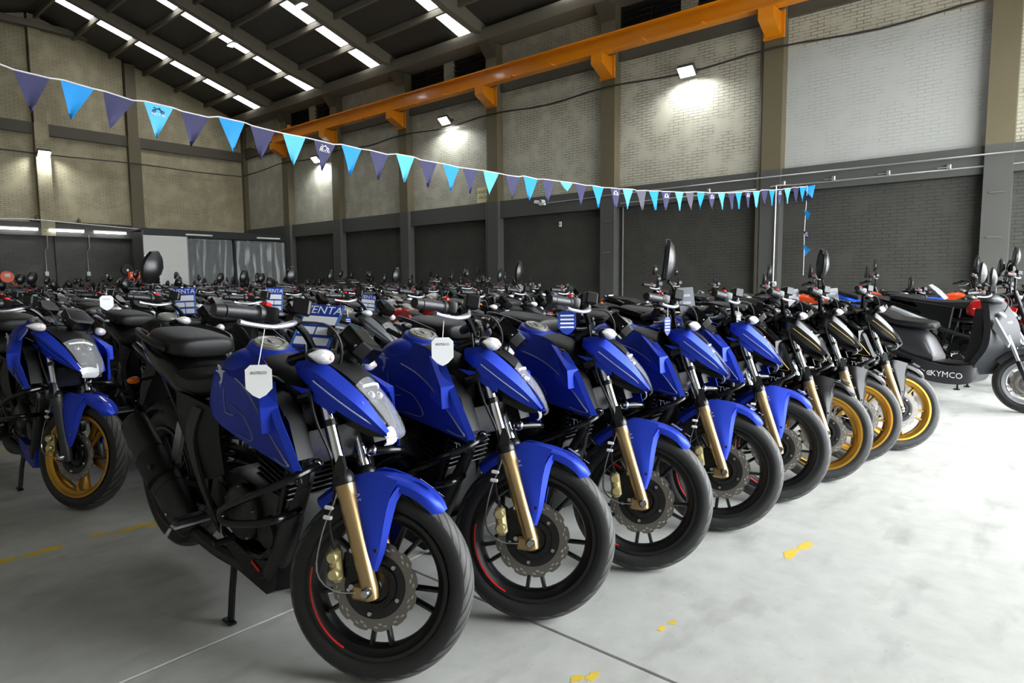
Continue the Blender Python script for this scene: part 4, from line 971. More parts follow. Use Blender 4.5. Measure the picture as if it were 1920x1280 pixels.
def exhaust(tp):
    i = tp.add('exhaust_pipe', MB().tube([(-0.31, -0.05, 0.645), (-0.255, -0.075, 0.655), (-0.235, -0.095, 0.60), (-0.275, -0.10, 0.50), (-0.32, -0.10, 0.42)], [0.02, 0.02, 0.022, 0.024, 0.03], 12, 4).tube([(-0.305, -0.10, 0.46), (-0.31, -0.10, 0.45), (-0.38, -0.10, 0.29), (-0.43, -0.10, 0.215)], [0.026, 0.036, 0.038, 0.036], 14, 2).tube([(-0.42, -0.10, 0.23), (-0.47, -0.10, 0.19), (-0.6, -0.10, 0.18), (-0.78, -0.13, 0.2), (-0.92, -0.18, 0.28)], 0.026, 10, 4), 'exhaust_black', None)
    a, b = Vector((-0.86, -0.175, 0.25)), Vector((-1.32, -0.205, 0.60)); d = b - a
    s = tp.add('silencer', MB().tube([tuple(a + d * t) for t in (0.0, 0.03, 0.12, 0.3, 0.62, 0.9, 0.97, 1.0)], [0.03, 0.042, 0.05, 0.055, 0.055, 0.053, 0.048, 0.03], 18, 0, flat=1.25), 'exhaust_black', None)
    for t, rr in ((0.36, 0.057), (0.66, 0.057)): tp.add('silencer_band', MB().tube([tuple(a + d * t), tuple(a + d * (t + 0.015))], rr, 18, flat=1.25), 'black_satin', s)
    tp.add('heat_shield', MB().tube([tuple(a + d * t + Vector((0, -0.012, 0.012))) for t in (0.4, 0.42, 0.62, 0.64)], [0.04, 0.056, 0.056, 0.04], 16, flat=1.2), 'black_matte', s)
    for t in (0.18, 0.5, 0.94): tp.add('rivet', MB().ell(tuple(a + d * t + Vector((0.0, -0.055, 0.0))), (0.006, 0.006, 0.006)), 'steel', s, lod=False)

def rear_end(tp, wb=-1.353):
    i = tp.add('swingarm', MB().tube([(-0.86, -0.1, 0.37), (-1.1, -0.115, 0.34), (wb - 0.05, -0.115, 0.305)], [0.03, 0.028, 0.022], 8, flat=1.5).tube([(-0.86, 0.1, 0.37), (-1.1, 0.115, 0.34), (wb - 0.05, 0.115, 0.305)], [0.03, 0.028, 0.022], 8, flat=1.5).tube([(-0.9, -0.1, 0.37), (-0.9, 0.1, 0.37)], 0.03, 8).tube([(wb, -0.13, 0.305), (wb, 0.13, 0.305)], 0.011, 8), 'black_metal')
    tp.add('chain_guard', MB().tube([(-0.85, 0.12, 0.45), (-1.1, 0.125, 0.44), (wb, 0.125, 0.41)], 0.022, 8, 2, flat=1.4), 'black_matte', i)
    tp.add('chain', MB().tube([(-0.8, 0.1, 0.43), (wb, 0.1, 0.37), (wb - 0.07, 0.1, 0.305), (wb, 0.1, 0.24), (-0.8, 0.1, 0.33)], 0.008, 5), 'steel', i, lod=False)
    tp.add('sprocket', MB().lathe([(0.02, 0.095), (0.078, 0.095), (0.078, 0.105), (0.02, 0.105)], 28, 'y', (wb, 0, 0.305), True), 'black_metal', i)
    sh = tp.add('rear_shock', MB().tube([(-0.9, 0, 0.68), (-1.0, 0, 0.40)], 0.02, 8), 'black_metal')
    sp = []
    for k in range(60):
        t = k / 59; a = 2 * PI * 6 * t; sp.append((-0.9 - 0.1 * t + 0.036 * math.cos(a), 0.036 * math.sin(a), 0.66 - 0.24 * t))
    tp.add('spring', MB().tube(sp, 0.006, 5), 'spring', sh)
    rows = []
    for a in (60, 80, 100, 120, 140, 160):
        t = math.radians(a); rows.append([(wb + 0.335 * math.cos(t), y, 0.305 + (0.335 - dr) * math.sin(t)) for y, dr in ((-0.075, 0.03), (-0.05, 0.0), (0, -0.005), (0.05, 0.0), (0.075, 0.03))])
    tp.add('rear_hugger', MB().sheet(rows, 2, 2, 0.004), 'black_matte')

def frame_tubes(tp):
    m = MB()
    for s in (-1, 1):
        m.tube([(-0.30, s * 0.03, 0.86), (-0.33, s * 0.07, 0.72), (-0.36, s * 0.1, 0.50), (-0.42, s * 0.11, 0.30), (-0.55, s * 0.11, 0.245), (-0.78, s * 0.11, 0.27), (-0.86, s * 0.11, 0.40), (-0.83, s * 0.11, 0.60), (-0.8, s * 0.1, 0.74)], 0.016, 8, 2)
        m.tube([(-0.32, s * 0.04, 0.88), (-0.55, s * 0.11, 0.74), (-0.8, s * 0.11, 0.72), (-1.2, s * 0.1, 0.78), (-1.62, s * 0.07, 0.86)], 0.015, 8, 2)
        m.tube([(-0.86, s * 0.11, 0.46), (-1.05, s * 0.115, 0.62), (-1.25, s * 0.1, 0.77)], 0.013, 8)
    m.lathe([(0.03, -0.09), (0.036, -0.09), (0.036, 0.09), (0.03, 0.09)], 14, 'z', tuple(P_AX + AX * 0.6), True, Matrix.Rotation(-RAKE, 3, 'Y'))
    tp.add('frame', m, 'black_metal')

def pegs(tp):
    for s in (-1, 1):
        i = tp.add('footpeg', MB().tube([(-0.68, s * 0.13, 0.385), (-0.68, s * 0.19, 0.385)], 0.012, 8).bbox((-0.68, s * 0.265, 0.385), (0.04, 0.11, 0.022), 0.005), 'grip_rubber')
        tp.add('peg_frame', MB().bbox((-0.68, s * 0.262, 0.37), (0.034, 0.125, 0.012), 0.003).tube([(-0.68, s * 0.33, 0.367), (-0.68, s * 0.345, 0.345)], 0.006, 6), 'silver_alloy', i)
        tp.add('heel_plate', MB().prism([(-0.62, 0.40), (-0.74, 0.36), (-0.80, 0.40), (-0.78, 0.47), (-0.70, 0.46)], s * 0.125, s * 0.135), 'black_satin', i)
        j = tp.add('passenger_bracket', MB().prism([(-0.98, 0.62), (-1.02, 0.64), (-1.08, 0.50), (-1.06, 0.46), (-1.03, 0.47)], s * 0.14, s * 0.155), 'silver_alloy')
        tp.add('passenger_peg', MB().bbox((-1.06, s * 0.2, 0.47), (0.03, 0.1, 0.02), 0.005), 'grip_rubber', j)
    i = tp.add('brake_pedal', MB().tube([(-0.66, -0.16, 0.36), (-0.60, -0.19, 0.33), (-0.55, -0.2, 0.325), (-0.53, -0.21, 0.345)], 0.008, 6, 2), 'steel')
    tp.add('pedal_pad', MB().tube([(-0.525, -0.19, 0.34), (-0.525, -0.26, 0.34)], 0.011, 10), 'black_matte', i)
    i = tp.add('gear_lever', MB().tube([(-0.62, 0.16, 0.36), (-0.52, 0.18, 0.35)], 0.007, 6), 'steel'); tp.add('pedal_pad', MB().tube([(-0.52, 0.17, 0.35), (-0.52, 0.23, 0.35)], 0.009, 8), 'black_matte', i)
    i = tp.add('centre_stand', MB().tube([(-0.70, -0.09, 0.26), (-0.66, -0.13, 0.08), (-0.645, -0.145, -0.025)], 0.0125, 8).tube([(-0.70, 0.09, 0.26), (-0.66, 0.13, 0.08), (-0.645, 0.145, -0.025)], 0.0125, 8).tube([(-0.70, -0.1, 0.25), (-0.70, 0.1, 0.25)], 0.014, 8), 'black_metal')
    for s in (-1, 1): tp.add('stand_foot', MB().bbox((-0.65, s * 0.148, -0.032), (0.06, 0.03, 0.012), 0.004), 'black_metal', i)

def guard(tp):
    for s in (-1, 1):
        i = tp.add('crash_guard', MB().tube([(-0.16, s * 0.10, 0.665), (-0.135, s * 0.2, 0.655), (-0.20, s * 0.27, 0.61), (-0.34, s * 0.30, 0.535), (-0.375, s * 0.305, 0.505), (-0.35, s * 0.30, 0.48), (-0.24, s * 0.27, 0.5), (-0.19, s * 0.22, 0.515), (-0.24, s * 0.12, 0.5)], 0.0125, 10, 4), 'black_gloss')
        tp.add('guard_cap', MB().ell((-0.165, s * 0.105, 0.665), (0.02, 0.02, 0.02)), 'steel', i)

# ---- the naked street bike of the front row
def naked():
    tp = Template()
    wheel(tp, 'front_wheel', (0, 0, 0.297), 0.297, 0.098, 0.218, True)
    fork(tp); caliper(tp); fender(tp); headlight(tp); cluster(tp)
    hb, P = bars(tp); mirrors(tp, P)
    # tank
    st = [(-0.30, 0.085, 0.76, 0.89), (-0.40, 0.125, 0.735, 0.928), (-0.52, 0.145, 0.73, 0.952), (-0.65, 0.15, 0.73, 0.97), (-0.75, 0.125, 0.74, 0.925), (-0.81, 0.095, 0.75, 0.85)]
    i = tp.add('fuel_tank', MB().loft([sec(x, w, b, t, 2.8, 20) for x, w, b, t in st], 4), 'paint')
    tp.add('tank_centre', MB().loft([sec(x, w, b, t, 2.8, 20) for x, w, b, t in ((-0.27, 0.088, 0.75, 0.88), (-0.33, 0.108, 0.74, 0.908), (-0.42, 0.135, 0.735, 0.938), (-0.515, 0.149, 0.73, 0.9555))], 4), 'tank_trim', i)
    U = [(-0.80, -0.055, 0.895), (-0.69, -0.075, 0.945), (-0.56, -0.085, 0.957), (-0.43, -0.12, 0.943), (-0.32, -0.178, 0.905), (-0.225, -0.222, 0.838), (-0.18, -0.213, 0.755), (-0.14, -0.20, 0.672)]
    Lw = [(-0.82, -0.105, 0.81), (-0.775, -0.145, 0.755), (-0.69, -0.165, 0.715), (-0.56, -0.175, 0.695), (-0.43, -0.183, 0.683), (-0.31, -0.19, 0.675), (-0.225, -0.195, 0.668), (-0.15, -0.198, 0.66)]
    S = lambda t, k: (U[k][0] + (Lw[k][0] - U[k][0]) * t, U[k][1] + (Lw[k][1] - U[k][1]) * t - (0.042, 0.05, 0.052, 0.046, 0.03, 0.014, 0.01, 0.003)[k] * (t / 0.3 if t < 0.3 else (1 - t) / 0.7) ** 0.85, U[k][2] + (Lw[k][2] - U[k][2]) * t)
    def onpanel(t, k, s, lift=0.0015):
        a = int(k); f = k - a; p = S(t, a); q = S(t, min(a + 1, 7)); r = [x + (y - x) * f for x, y in zip(p, q)]
        return (r[0], s * (abs(r[1]) + lift), r[2])
    for s in (-1, 1):
        rows = [[(S(t, k)[0], -s * S(t, k)[1], S(t, k)[2]) for k in range(8)] for t in (0, 0.3, 0.62, 1)]
        if s < 0: rows = rows[::-1]
        tp.add('tank_shroud', MB().sheet(rows, 4, 1, 0.008).mesh('tank_shroud', True, 14), 'paint', i)
        ed = [[(U[k][0], -s * U[k][1], U[k][2]), (U[k][0] + 0.018, -s * (U[k][1] + 0.016), U[k][2] + 0.002)] for k in range(4, 8)]
        if s > 0: ed = [r[::-1] for r in ed]
        tp.add('shroud_edge', MB().sheet(ed, 2, 4, 0.004), 'paint', i)
        W = [(-0.39, 0.165, 0.935), (-0.235, 0.252, 0.85), (-0.225, 0.252, 0.775), (-0.215, 0.205, 0.855), (-0.205, 0.205, 0.78), (-0.32, 0.222, 0.80), (-0.36, 0.15, 0.92)]
        tp.add('shroud_wing', MB().add([(x, s * y, z) for x, y, z in W], [(0, 1, 2, 5), (0, 3, 1), (1, 3, 4, 2), (2, 4, 5), (0, 6, 3), (6, 5, 4, 3), (0, 5, 6)]).mesh('shroud_wing', False), 'paint', i)
        # pinstripes
        tp.add('pinstripe', MB().tube([onpanel(0.28, k, s) for k in (2.4, 3.2, 4, 4.8, 5.6, 6.4, 6.75)] + [onpanel(0.8, 6.3, s), onpanel(0.86, 5.6, s)], 0.0036, 6, 3, flat=0.5), 'decal', i)
        tp.add('pinstripe', MB().tube([onpanel(0.62, k, s) for k in (2.6, 3.1, 3.6)] + [onpanel(0.78, 4.2, s), onpanel(0.9, 4.1, s), onpanel(0.94, 3.4, s)], 0.0026, 6, 3, flat=0.5), 'decal', i)
        tp.add('pinstripe', MB().tube([onpanel(0.5, 2.0, s), onpanel(0.62, 2.2, s), onpanel(0.78, 2.5, s), onpanel(0.72, 3.0, s)], 0.0022, 6, 2, flat=0.5), 'decal', i, lod=False)
        # leaping emblem
        e = onpanel(0.36, 1.55, s, 0.002); ex, ez = Vector((0.45, s * -0.1, -0.9)), Vector((0.85, s * -0.3, 0.42))
        h = [(-0.045, 0.004), (-0.03, 0.014), (-0.02, 0.01), (-0.008, 0.024), (0.0, 0.012), (0.012, 0.017), (0.03, 0.012), (0.05, 0.016), (0.034, 0.004), (0.022, 0.004), (0.028, -0.012), (0.045, -0.016), (0.02, -0.014), (0.01, -0.002), (-0.012, -0.002), (-0.03, -0.012), (-0.022, 0.0)]
        tp.add('emblem', MB().prism([(a * 0.9, b * 1.1) for a, b in h], 0, 0.003, 'xy'), 'decal_silver', i, frame(e, ex, ez), lod=False)
        # air scoop behind the shroud
        r = tp.add('radiator_scoop', MB().prism([(-0.46, 0.88), (-0.30, 0.865), (-0.215, 0.80), (-0.165, 0.69), (-0.34, 0.70), (-0.44, 0.76)], s * 0.115, s * 0.17), 'black_matte')
        hc = MB()
        for a in range(4):
            for b in range(6):
                x = -0.30 + 0.022 * a + (0.011 if b % 2 else 0); z = 0.72 + 0.019 * b
                if x < -0.2 - (z - 0.72) * 0.45: hc.lathe([(0.0, 0), (0.0085, 0), (0.0085, s * 0.002)], 6, 'y', (x, s * 0.1705, z))
        tp.add('vent_holes', hc, 'dark_hole', r, lod=False)
    c = tp.add('tank_cap', MB().lathe([(0.0, 0.012), (0.036, 0.012), (0.038, 0.008), (0.042, 0.008), (0.044, 0.012), (0.056, 0.011), (0.06, 0.004), (0.062, -0.03)], 32, 'z', (-0.605, 0, 0.976), R=Matrix.Rotation(0.27, 3, 'Y')), 'cap_grey')
    tp.add('cap_ring', MB().lathe([(0.062, -0.03), (0.084, -0.03), (0.074, -0.004), (0.061, 0.002)], 32, 'z', (-0.605, 0, 0.976), R=Matrix.Rotation(0.27, 3, 'Y')), 'paint', c, lod=False)
    for k in range(5): tp.add('cap_bolt', MB().ell((-0.605 + 0.05 * math.cos(k * 1.257) + 0.003, 0.05 * math.sin(k * 1.257), 0.987 - 0.0135 * math.cos(k * 1.257)), (0.004, 0.004, 0.003)), 'steel', c, lod=False)
    tp.add('cap_flap', MB().bbox((-0.602, 0, 0.989), (0.03, 0.018, 0.005), 0.002, Matrix.Rotation(0.27, 3, 'Y')), 'cap_grey', c, lod=False)
    tp.add('tank_badge', MB().bbox((-0.375, -0.118, 0.902), (0.06, 0.006, 0.034), 0.002, Matrix.Rotation(0.9, 3, 'X')), 'decal_silver', i, lod=False)
    # seats and tail
    tp.add('seat', MB().loft([sec(x, w, b, t, 3, 18) for x, w, b, t in ((-0.765, 0.085, 0.76, 0.845), (-0.82, 0.12, 0.745, 0.86), (-0.95, 0.145, 0.74, 0.835), (-1.08, 0.145, 0.755, 0.85), (-1.14, 0.12, 0.79, 0.87))], 4), 'seat_vinyl')
    tp.add('pillion_seat', MB().loft([sec(x, w, b, t, 3, 18) for x, w, b, t in ((-1.075, 0.07, 0.885, 0.93), (-1.095, 0.115, 0.865, 0.948), (-1.2, 0.13, 0.87, 0.955), (-1.33, 0.12, 0.89, 0.96), (-1.41, 0.09, 0.905, 0.96), (-1.435, 0.05, 0.92, 0.945))], 4), 'seat_vinyl')
    t = tp.add('tail_fairing', MB().loft([sec(x, w, b, t, 2.6, 18) for x, w, b, t in ((-0.88, 0.13, 0.68, 0.76), (-1.02, 0.15, 0.70, 0.84), (-1.18, 0.148, 0.75, 0.89), (-1.34, 0.135, 0.81, 0.905), (-1.48, 0.10, 0.85, 0.92), (-1.60, 0.05, 0.88, 0.91))], 4), 'black_gloss')
    tp.add('tail_light', MB().ell((-1.595, 0, 0.893), (0.02, 0.055, 0.022)), 'red', t)
    for s in (-1, 1):
        tp.add('grab_rail', MB().tube([(-1.16, s * 0.13, 0.90), (-1.22, s * 0.16, 0.925), (-1.36, s * 0.15, 0.945), (-1.48, s * 0.11, 0.945), (-1.5, s * 0.07, 0.925)], 0.012, 8, 3), 'black_satin')
        tp.add('side_panel', MB().sheet([[(-0.70, s * 0.15, 0.74), (-0.85, s * 0.165, 0.76), (-1.02, s * 0.155, 0.76)], [(-0.66, s * 0.165, 0.64), (-0.80, s * 0.185, 0.62), (-0.98, s * 0.165, 0.64)], [(-0.66, s * 0.15, 0.52), (-0.76, s * 0.165, 0.48), (-0.88, s * 0.15, 0.50)]] if s < 0 else [[(-0.66, s * 0.15, 0.52), (-0.76, s * 0.165, 0.48), (-0.88, s * 0.15, 0.50)], [(-0.66, s * 0.165, 0.64), (-0.80, s * 0.185, 0.62), (-0.98, s * 0.165, 0.64)], [(-0.70, s * 0.15, 0.74), (-0.85, s * 0.165, 0.76), (-1.02, s * 0.155, 0.76)]], 4, 4, 0.008), 'black_matte')
        tp.add('frame_cover', MB().sheet([[(-0.78, s * 0.172, 0.735), (-0.83, s * 0.178, 0.74)], [(-0.80, s * 0.195, 0.62), (-0.855, s * 0.198, 0.63)], [(-0.76, s * 0.182, 0.46), (-0.80, s * 0.182, 0.46)], [(-0.70, s * 0.16, 0.33), (-0.73, s * 0.16, 0.33)]] if s < 0 else [[(-0.83, s * 0.178, 0.74), (-0.78, s * 0.172, 0.735)], [(-0.855, s * 0.198, 0.63), (-0.80, s * 0.195, 0.62)], [(-0.80, s * 0.182, 0.46), (-0.76, s * 0.182, 0.46)], [(-0.73, s * 0.16, 0.33), (-0.70, s * 0.16, 0.33)]], 3, 4, 0.012), 'dark_plastic')
        k = tp.add('rear_indicator', MB().ell((-1.52, s * 0.12, 0.72), (0.018, 0.028, 0.016)), 'amber'); tp.add('stalk', MB().tube([(-1.50, s * 0.04, 0.73), (-1.515, s * 0.1, 0.72)], 0.008, 6), 'black_matte', k)
    k = tp.add('plate_holder', MB().prism([(-1.40, 0.83), (-1.52, 0.85), (-1.64, 0.66), (-1.66, 0.58), (-1.62, 0.58), (-1.56, 0.66)], -0.05, 0.05), 'black_matte')
    tp.add('reflector', MB().bbox((-1.66, 0, 0.62), (0.008, 0.05, 0.025), 0.002), 'red', k)
    frame_tubes(tp); e = engine(tp)
    tp.add('oil_cooler', MB().bbox((-0.245, 0, 0.70), (0.04, 0.2, 0.12), 0.006), 'black_metal')
    tp.add('horn_cover', MB().bbox((-0.26, -0.1, 0.60), (0.09, 0.03, 0.06), 0.01), 'black_gloss', e)
    tp.add('lettering', text_mesh('TVS', 0.04), 'decal_white', e, frame((-0.26, -0.1165, 0.60), (1, 0, 0), (0, 0, 1)), lod=False)
    exhaust(tp); rear_end(tp); pegs(tp); guard(tp)
    b = tp.add('belly_pan', MB().prism([(-0.33, 0.30), (-0.36, 0.17), (-0.42, 0.135), (-0.66, 0.16), (-0.74, 0.24), (-0.72, 0.28), (-0.5, 0.25)], -0.125, 0.125, 'xz', 0.12), 'belly')
    tp.add('decal', MB().box((-0.5, -0.128, 0.225), (0.055, 0.002, 0.012), Matrix.Rotation(0.35, 3, 'Y')), 'red', b, lod=False)
    wheel(tp, 'rear_wheel', (-1.353, 0, 0.305), 0.311, 0.132, 0.219, False, front=False, stripe=False)
    return tp
mat('exhaust_black', (24, 24, 25), 0.45, 0.2, 0, 0.1, 40)
mat('dark_plastic', (34, 34, 35), 0.5, 0, 0, 0.05, 300)
mat('slot_light', (168, 168, 164), 0.5)

# ---- other kinds standing behind
def commuter():
    """round-lamp street bike with long flat seat"""
    tp = Template()
    wheel(tp, 'front_wheel', (0, 0, 0.297), 0.297, 0.09, 0.222, True, stripe=False)
    fork(tp); caliper(tp)
    rows = []
    for a in (40, 60, 80, 100, 120, 140, 160):
        t = math.radians(a); rows.append([((0.325 - dr) * math.cos(t), y, 0.297 + (0.325 - dr) * math.sin(t)) for y, dr in ((-0.058, 0.03), (-0.05, 0.008), (0, -0.004), (0.05, 0.008), (0.058, 0.03))])
    tp.add('front_fender', MB().sheet(rows, 2, 2, 0.003), 'paint', None, True)
    i = tp.add('headlight', MB().lathe([(0, -0.13), (0.05, -0.125), (0.082, -0.08), (0.09, -0.02), (0.09, 0.0)], 24, 'x', (-0.16, 0, 0.90)), 'black_gloss', None, True)
    tp.add('lens', MB().lathe([(0.086, 0.0), (0.07, 0.014), (0.04, 0.022), (0, 0.025)], 24, 'x', (-0.16, 0, 0.90)), 'lens_white', i)
    tp.add('lamp_ring', MB().lathe([(0.086, -0.006), (0.096, 0), (0.09, 0.01), (0.084, 0.006)], 24, 'x', (-0.16, 0, 0.90), True), 'chrome', i)
    for s in (-1, 1):
        k = tp.add('indicator', MB().ell((-0.2, s * 0.17, 0.86), (0.032, 0.034, 0.026)), 'amber', None, True); tp.add('stalk', MB().tube([(-0.22, s * 0.08, 0.87), (-0.21, s * 0.15, 0.86)], 0.008, 6), 'black_satin', k)
    i = tp.add('instrument_cluster', MB().lathe([(0, 0.03), (0.045, 0.03), (0.05, 0.02), (0.046, -0.03), (0, -0.04)], 20, 'z', (-0.225, 0.0, 1.03), R=Matrix.Rotation(0.6, 3, 'Y')), 'black_satin', None, True)
    hb, P = bars(tp, 0.03, 0.04, 1.0, True); mirrors(tp, P, round_=True)
    i = tp.add('fuel_tank', MB().loft([sec(x, w, b, t, 2.3, 20) for x, w, b, t in ((-0.30, 0.06, 0.80, 0.88), (-0.36, 0.12, 0.77, 0.925), (-0.50, 0.15, 0.75, 0.945), (-0.64, 0.135, 0.76, 0.92), (-0.76, 0.09, 0.77, 0.86), (-0.80, 0.06, 0.78, 0.83))], 4), 'paint')
    tp.add('tank_cap', MB().lathe([(0, 0.014), (0.03, 0.014), (0.036, 0.004), (0.036, -0.01)], 20, 'z', (-0.5, 0, 0.945)), 'chrome', i)
    for s in (-1, 1):
        tp.add('tank_stripe', MB().tube([(-0.36, s * 0.121, 0.83), (-0.5, s * 0.15, 0.84), (-0.66, s * 0.13, 0.84)], 0.006, 6, 3, flat=0.5), 'decal', i)
        tp.add('side_panel', MB().prism([(-0.78, 0.74), (-1.05, 0.76), (-0.98, 0.56), (-0.82, 0.52)], s * 0.11, s * 0.15, 'xz', 0.06), 'paint')
        tp.add('rear_shock', MB().tube([(-1.1, s * 0.14, 0.72), (-1.22, s * 0.14, 0.36)], 0.03, 8), 'chrome')
        k = tp.add('rear_indicator', MB().ell((-1.6, s * 0.16, 0.76), (0.03, 0.034, 0.024)), 'amber'); tp.add('stalk', MB().tube([(-1.58, s * 0.05, 0.78), (-1.6, s * 0.14, 0.76)], 0.008, 6), 'chrome', k)
        tp.add('grab_rail', MB().tube([(-1.2, s * 0.12, 0.80), (-1.3, s * 0.15, 0.84), (-1.55, s * 0.13, 0.88), (-1.62, s * 0.05, 0.88)], 0.011, 8, 3), 'chrome')
    tp.add('seat', MB().loft([sec(x, w, b, t, 3.2, 18) for x, w, b, t in ((-0.74, 0.08, 0.77, 0.83), (-0.80, 0.12, 0.75, 0.845), (-1.0, 0.135, 0.75, 0.84), (-1.15, 0.13, 0.77, 0.875), (-1.45, 0.12, 0.79, 0.89), (-1.55, 0.08, 0.81, 0.88))], 4), 'seat_vinyl')
    t = tp.add('tail_fairing', MB().loft([sec(x, w, b, t, 2.4, 16) for x, w, b, t in ((-1.0, 0.1, 0.68, 0.77), (-1.3, 0.11, 0.72, 0.80), (-1.6, 0.08, 0.76, 0.84), (-1.68, 0.04, 0.78, 0.82))], 3), 'paint')
    tp.add('tail_light', MB().ell((-1.68, 0, 0.80), (0.03, 0.06, 0.03)), 'red', t)
    rows = []
    for a in (30, 55, 80, 105, 130, 155, 180):
        q = math.radians(a); rows.append([(-1.33 + (0.345 - dr) * math.cos(q), y, 0.305 + (0.345 - dr) * math.sin(q)) for y, dr in ((-0.075, 0.03), (-0.06, 0.006), (0, -0.004), (0.06, 0.006), (0.075, 0.03))])
    tp.add('rear_fender', MB().sheet(rows, 2, 2, 0.004), 'black_gloss')
    frame_tubes(tp); engine(tp); pegs(tp)
    tp.add('exhaust_pipe', MB().tube([(-0.31, -0.05, 0.645), (-0.25, -0.09, 0.62), (-0.28, -0.11, 0.45), (-0.40, -0.12, 0.24), (-0.6, -0.14, 0.21), (-0.85, -0.17, 0.24)], 0.021, 10, 4), 'chrome')
    tp.add('silencer', MB().tube([(-0.8, -0.17, 0.235), (-0.88, -0.175, 0.245), (-1.3, -0.19, 0.32), (-1.55, -0.2, 0.37), (-1.57, -0.2, 0.374)], [0.02, 0.042, 0.048, 0.046, 0.02], 14), 'chrome')
    i = tp.add('swingarm', MB().tube([(-0.86, -0.1, 0.37), (-1.36, -0.11, 0.305)], 0.02, 8).tube([(-0.86, 0.1, 0.37), (-1.36, 0.11, 0.305)], 0.02, 8), 'black_metal')
    guard(tp)
    wheel(tp, 'rear_wheel', (-1.33, 0, 0.305), 0.308, 0.11, 0.222, False, front=False, stripe=False)
    return tp

def dirt():
    """tall off-road bike: beak fender, slim tank, long flat seat"""
    tp = Template()
    def spoked(name, c, R, w, bead, st):
        i = tp.add(name, MB().lathe([(bead + 0.01, w * 0.4), (bead - 0.012, w * 0.36), (bead - 0.014, -w * 0.36), (bead + 0.01, -w * 0.4), (bead - 0.002, 0)], 48, 'y', closed=True), 'rim', None, st, T(c))
        tp.add('tyre', tyre_mesh(R, w, bead + 0.004), 'tyre_rubber', i)
        sp = MB()
        for k in range(18):
            a = 2 * PI * k / 18; b = a + (0.5 if k % 2 else -0.5); sp.tube([(0.035 * math.cos(b), 0.03 * (1 if k % 4 < 2 else -1), 0.035 * math.sin(b)), (bead * math.cos(a), 0, bead * math.sin(a))], 0.003, 4, caps=False)
        tp.add('spokes', sp, 'steel', i); tp.add('hub', MB().lathe([(0, -0.06), (0.03, -0.055), (0.04, -0.02), (0.04, 0.02), (0.03, 0.055), (0, 0.06)], 18), 'black_metal', i)
        tp.add('brake_disc', disc_mb(0.12, 0.07, 10, -0.05), 'disc_steel', i)
    spoked('front_wheel', (0, 0, 0.335), 0.335, 0.085, 0.265, True)
    for s in (-1, 1):
        o = Vector((0, s * 0.1, 0.335)); P = lambda t: tuple(o + AX * t)
        i = tp.add('fork_leg', MB().tube([P(-0.03), P(0.0), P(0.36), P(0.37)], [0.015, 0.024, 0.024, 0.02], 12), 'slider', None, True)
        tp.add('fork_tube', MB().tube([P(0.3), P(0.78)], 0.026, 12), 'black_satin', i)
        tp.add('fork_boot', MB().tube([P(0.34 + 0.02 * k) for k in range(9)], [0.03, 0.034] * 4 + [0.03], 12), 'black_matte', i)
    tp.add('triple_clamp', MB().bbox(tuple(P_AX + AX * 0.66), (0.09, 0.25, 0.04), 0.012, Matrix.Rotation(-RAKE, 3, 'Y')).bbox(tuple(P_AX + AX * 0.78), (0.09, 0.25, 0.03), 0.012, Matrix.Rotation(-RAKE, 3, 'Y')), 'black_metal', None, True)
    rows = [[(0.34, -0.03, 0.74), (0.345, 0, 0.748), (0.34, 0.03, 0.74)], [(0.18, -0.07, 0.775), (0.18, 0, 0.80), (0.18, 0.07, 0.775)], [(-0.02, -0.075, 0.785), (-0.02, 0, 0.82), (-0.02, 0.075, 0.785)], [(-0.2, -0.06, 0.74), (-0.2, 0, 0.77), (-0.2, 0.06, 0.74)], [(-0.30, -0.04, 0.66), (-0.30, 0, 0.68), (-0.30, 0.04, 0.66)]]
    tp.add('front_fender', MB().sheet(rows, 3, 4, 0.004), 'paint', None, True)
    i = tp.add('headlight', MB().prism([(-0.20, 1.04), (-0.10, 0.98), (-0.085, 0.88), (-0.15, 0.84), (-0.26, 0.88)], -0.1, 0.1, 'xz', 0.1), 'trim', None, True)
    tp.add('lens', MB().ell((-0.105, 0, 0.92), (0.02, 0.06, 0.042)), 'lens_white', i)
    for s in (-1, 1):
        k = tp.add('indicator', MB().ell((-0.16, s * 0.17, 0.92), (0.03, 0.034, 0.024)), 'amber', None, True); tp.add('stalk', MB().tube([(-0.18, s * 0.08, 0.92), (-0.17, s * 0.15, 0.92)], 0.008, 6), 'black_satin', k)
    hb, P = bars(tp, 0.12, 0.0, 1.05); mirrors(tp, P)
    i = tp.add('fuel_tank', MB().loft([sec(x, w, b, t, 2.4, 18) for x, w, b, t in ((-0.32, 0.07, 0.82, 0.93), (-0.42, 0.10, 0.78, 0.985), (-0.55, 0.11, 0.76, 0.985), (-0.68, 0.08, 0.78, 0.93))], 4), 'paint')
    tp.add('tank_cap', MB().lathe([(0, 0.016), (0.03, 0.016), (0.034, 0.0)], 18, 'z', (-0.5, 0, 0.985)), 'black_matte', i)
    for s in (-1, 1):
        tp.add('tank_shroud', MB().sheet([[(-0.62, s * 0.11, 0.93), (-0.42, s * 0.13, 0.95), (-0.2, s * 0.17, 0.90)], [(-0.62, s * 0.12, 0.84), (-0.40, s * 0.155, 0.82), (-0.22, s * 0.18, 0.80)], [(-0.58, s * 0.12, 0.76), (-0.42, s * 0.14, 0.69), (-0.30, s * 0.16, 0.68)]], 4, 4, 0.008), 'paint', i)
        tp.add('shroud_stripe', MB().tube([(-0.6, s * 0.127, 0.86), (-0.4, s * 0.161, 0.85), (-0.22, s * 0.184, 0.84)], 0.01, 6, 3, flat=0.4), 'decal', i)
        tp.add('side_panel', MB().prism([(-0.78, 0.86), (-1.2, 0.90), (-1.05, 0.70), (-0.80, 0.62)], s * 0.10, s * 0.14, 'xz', 0.05), 'trim')
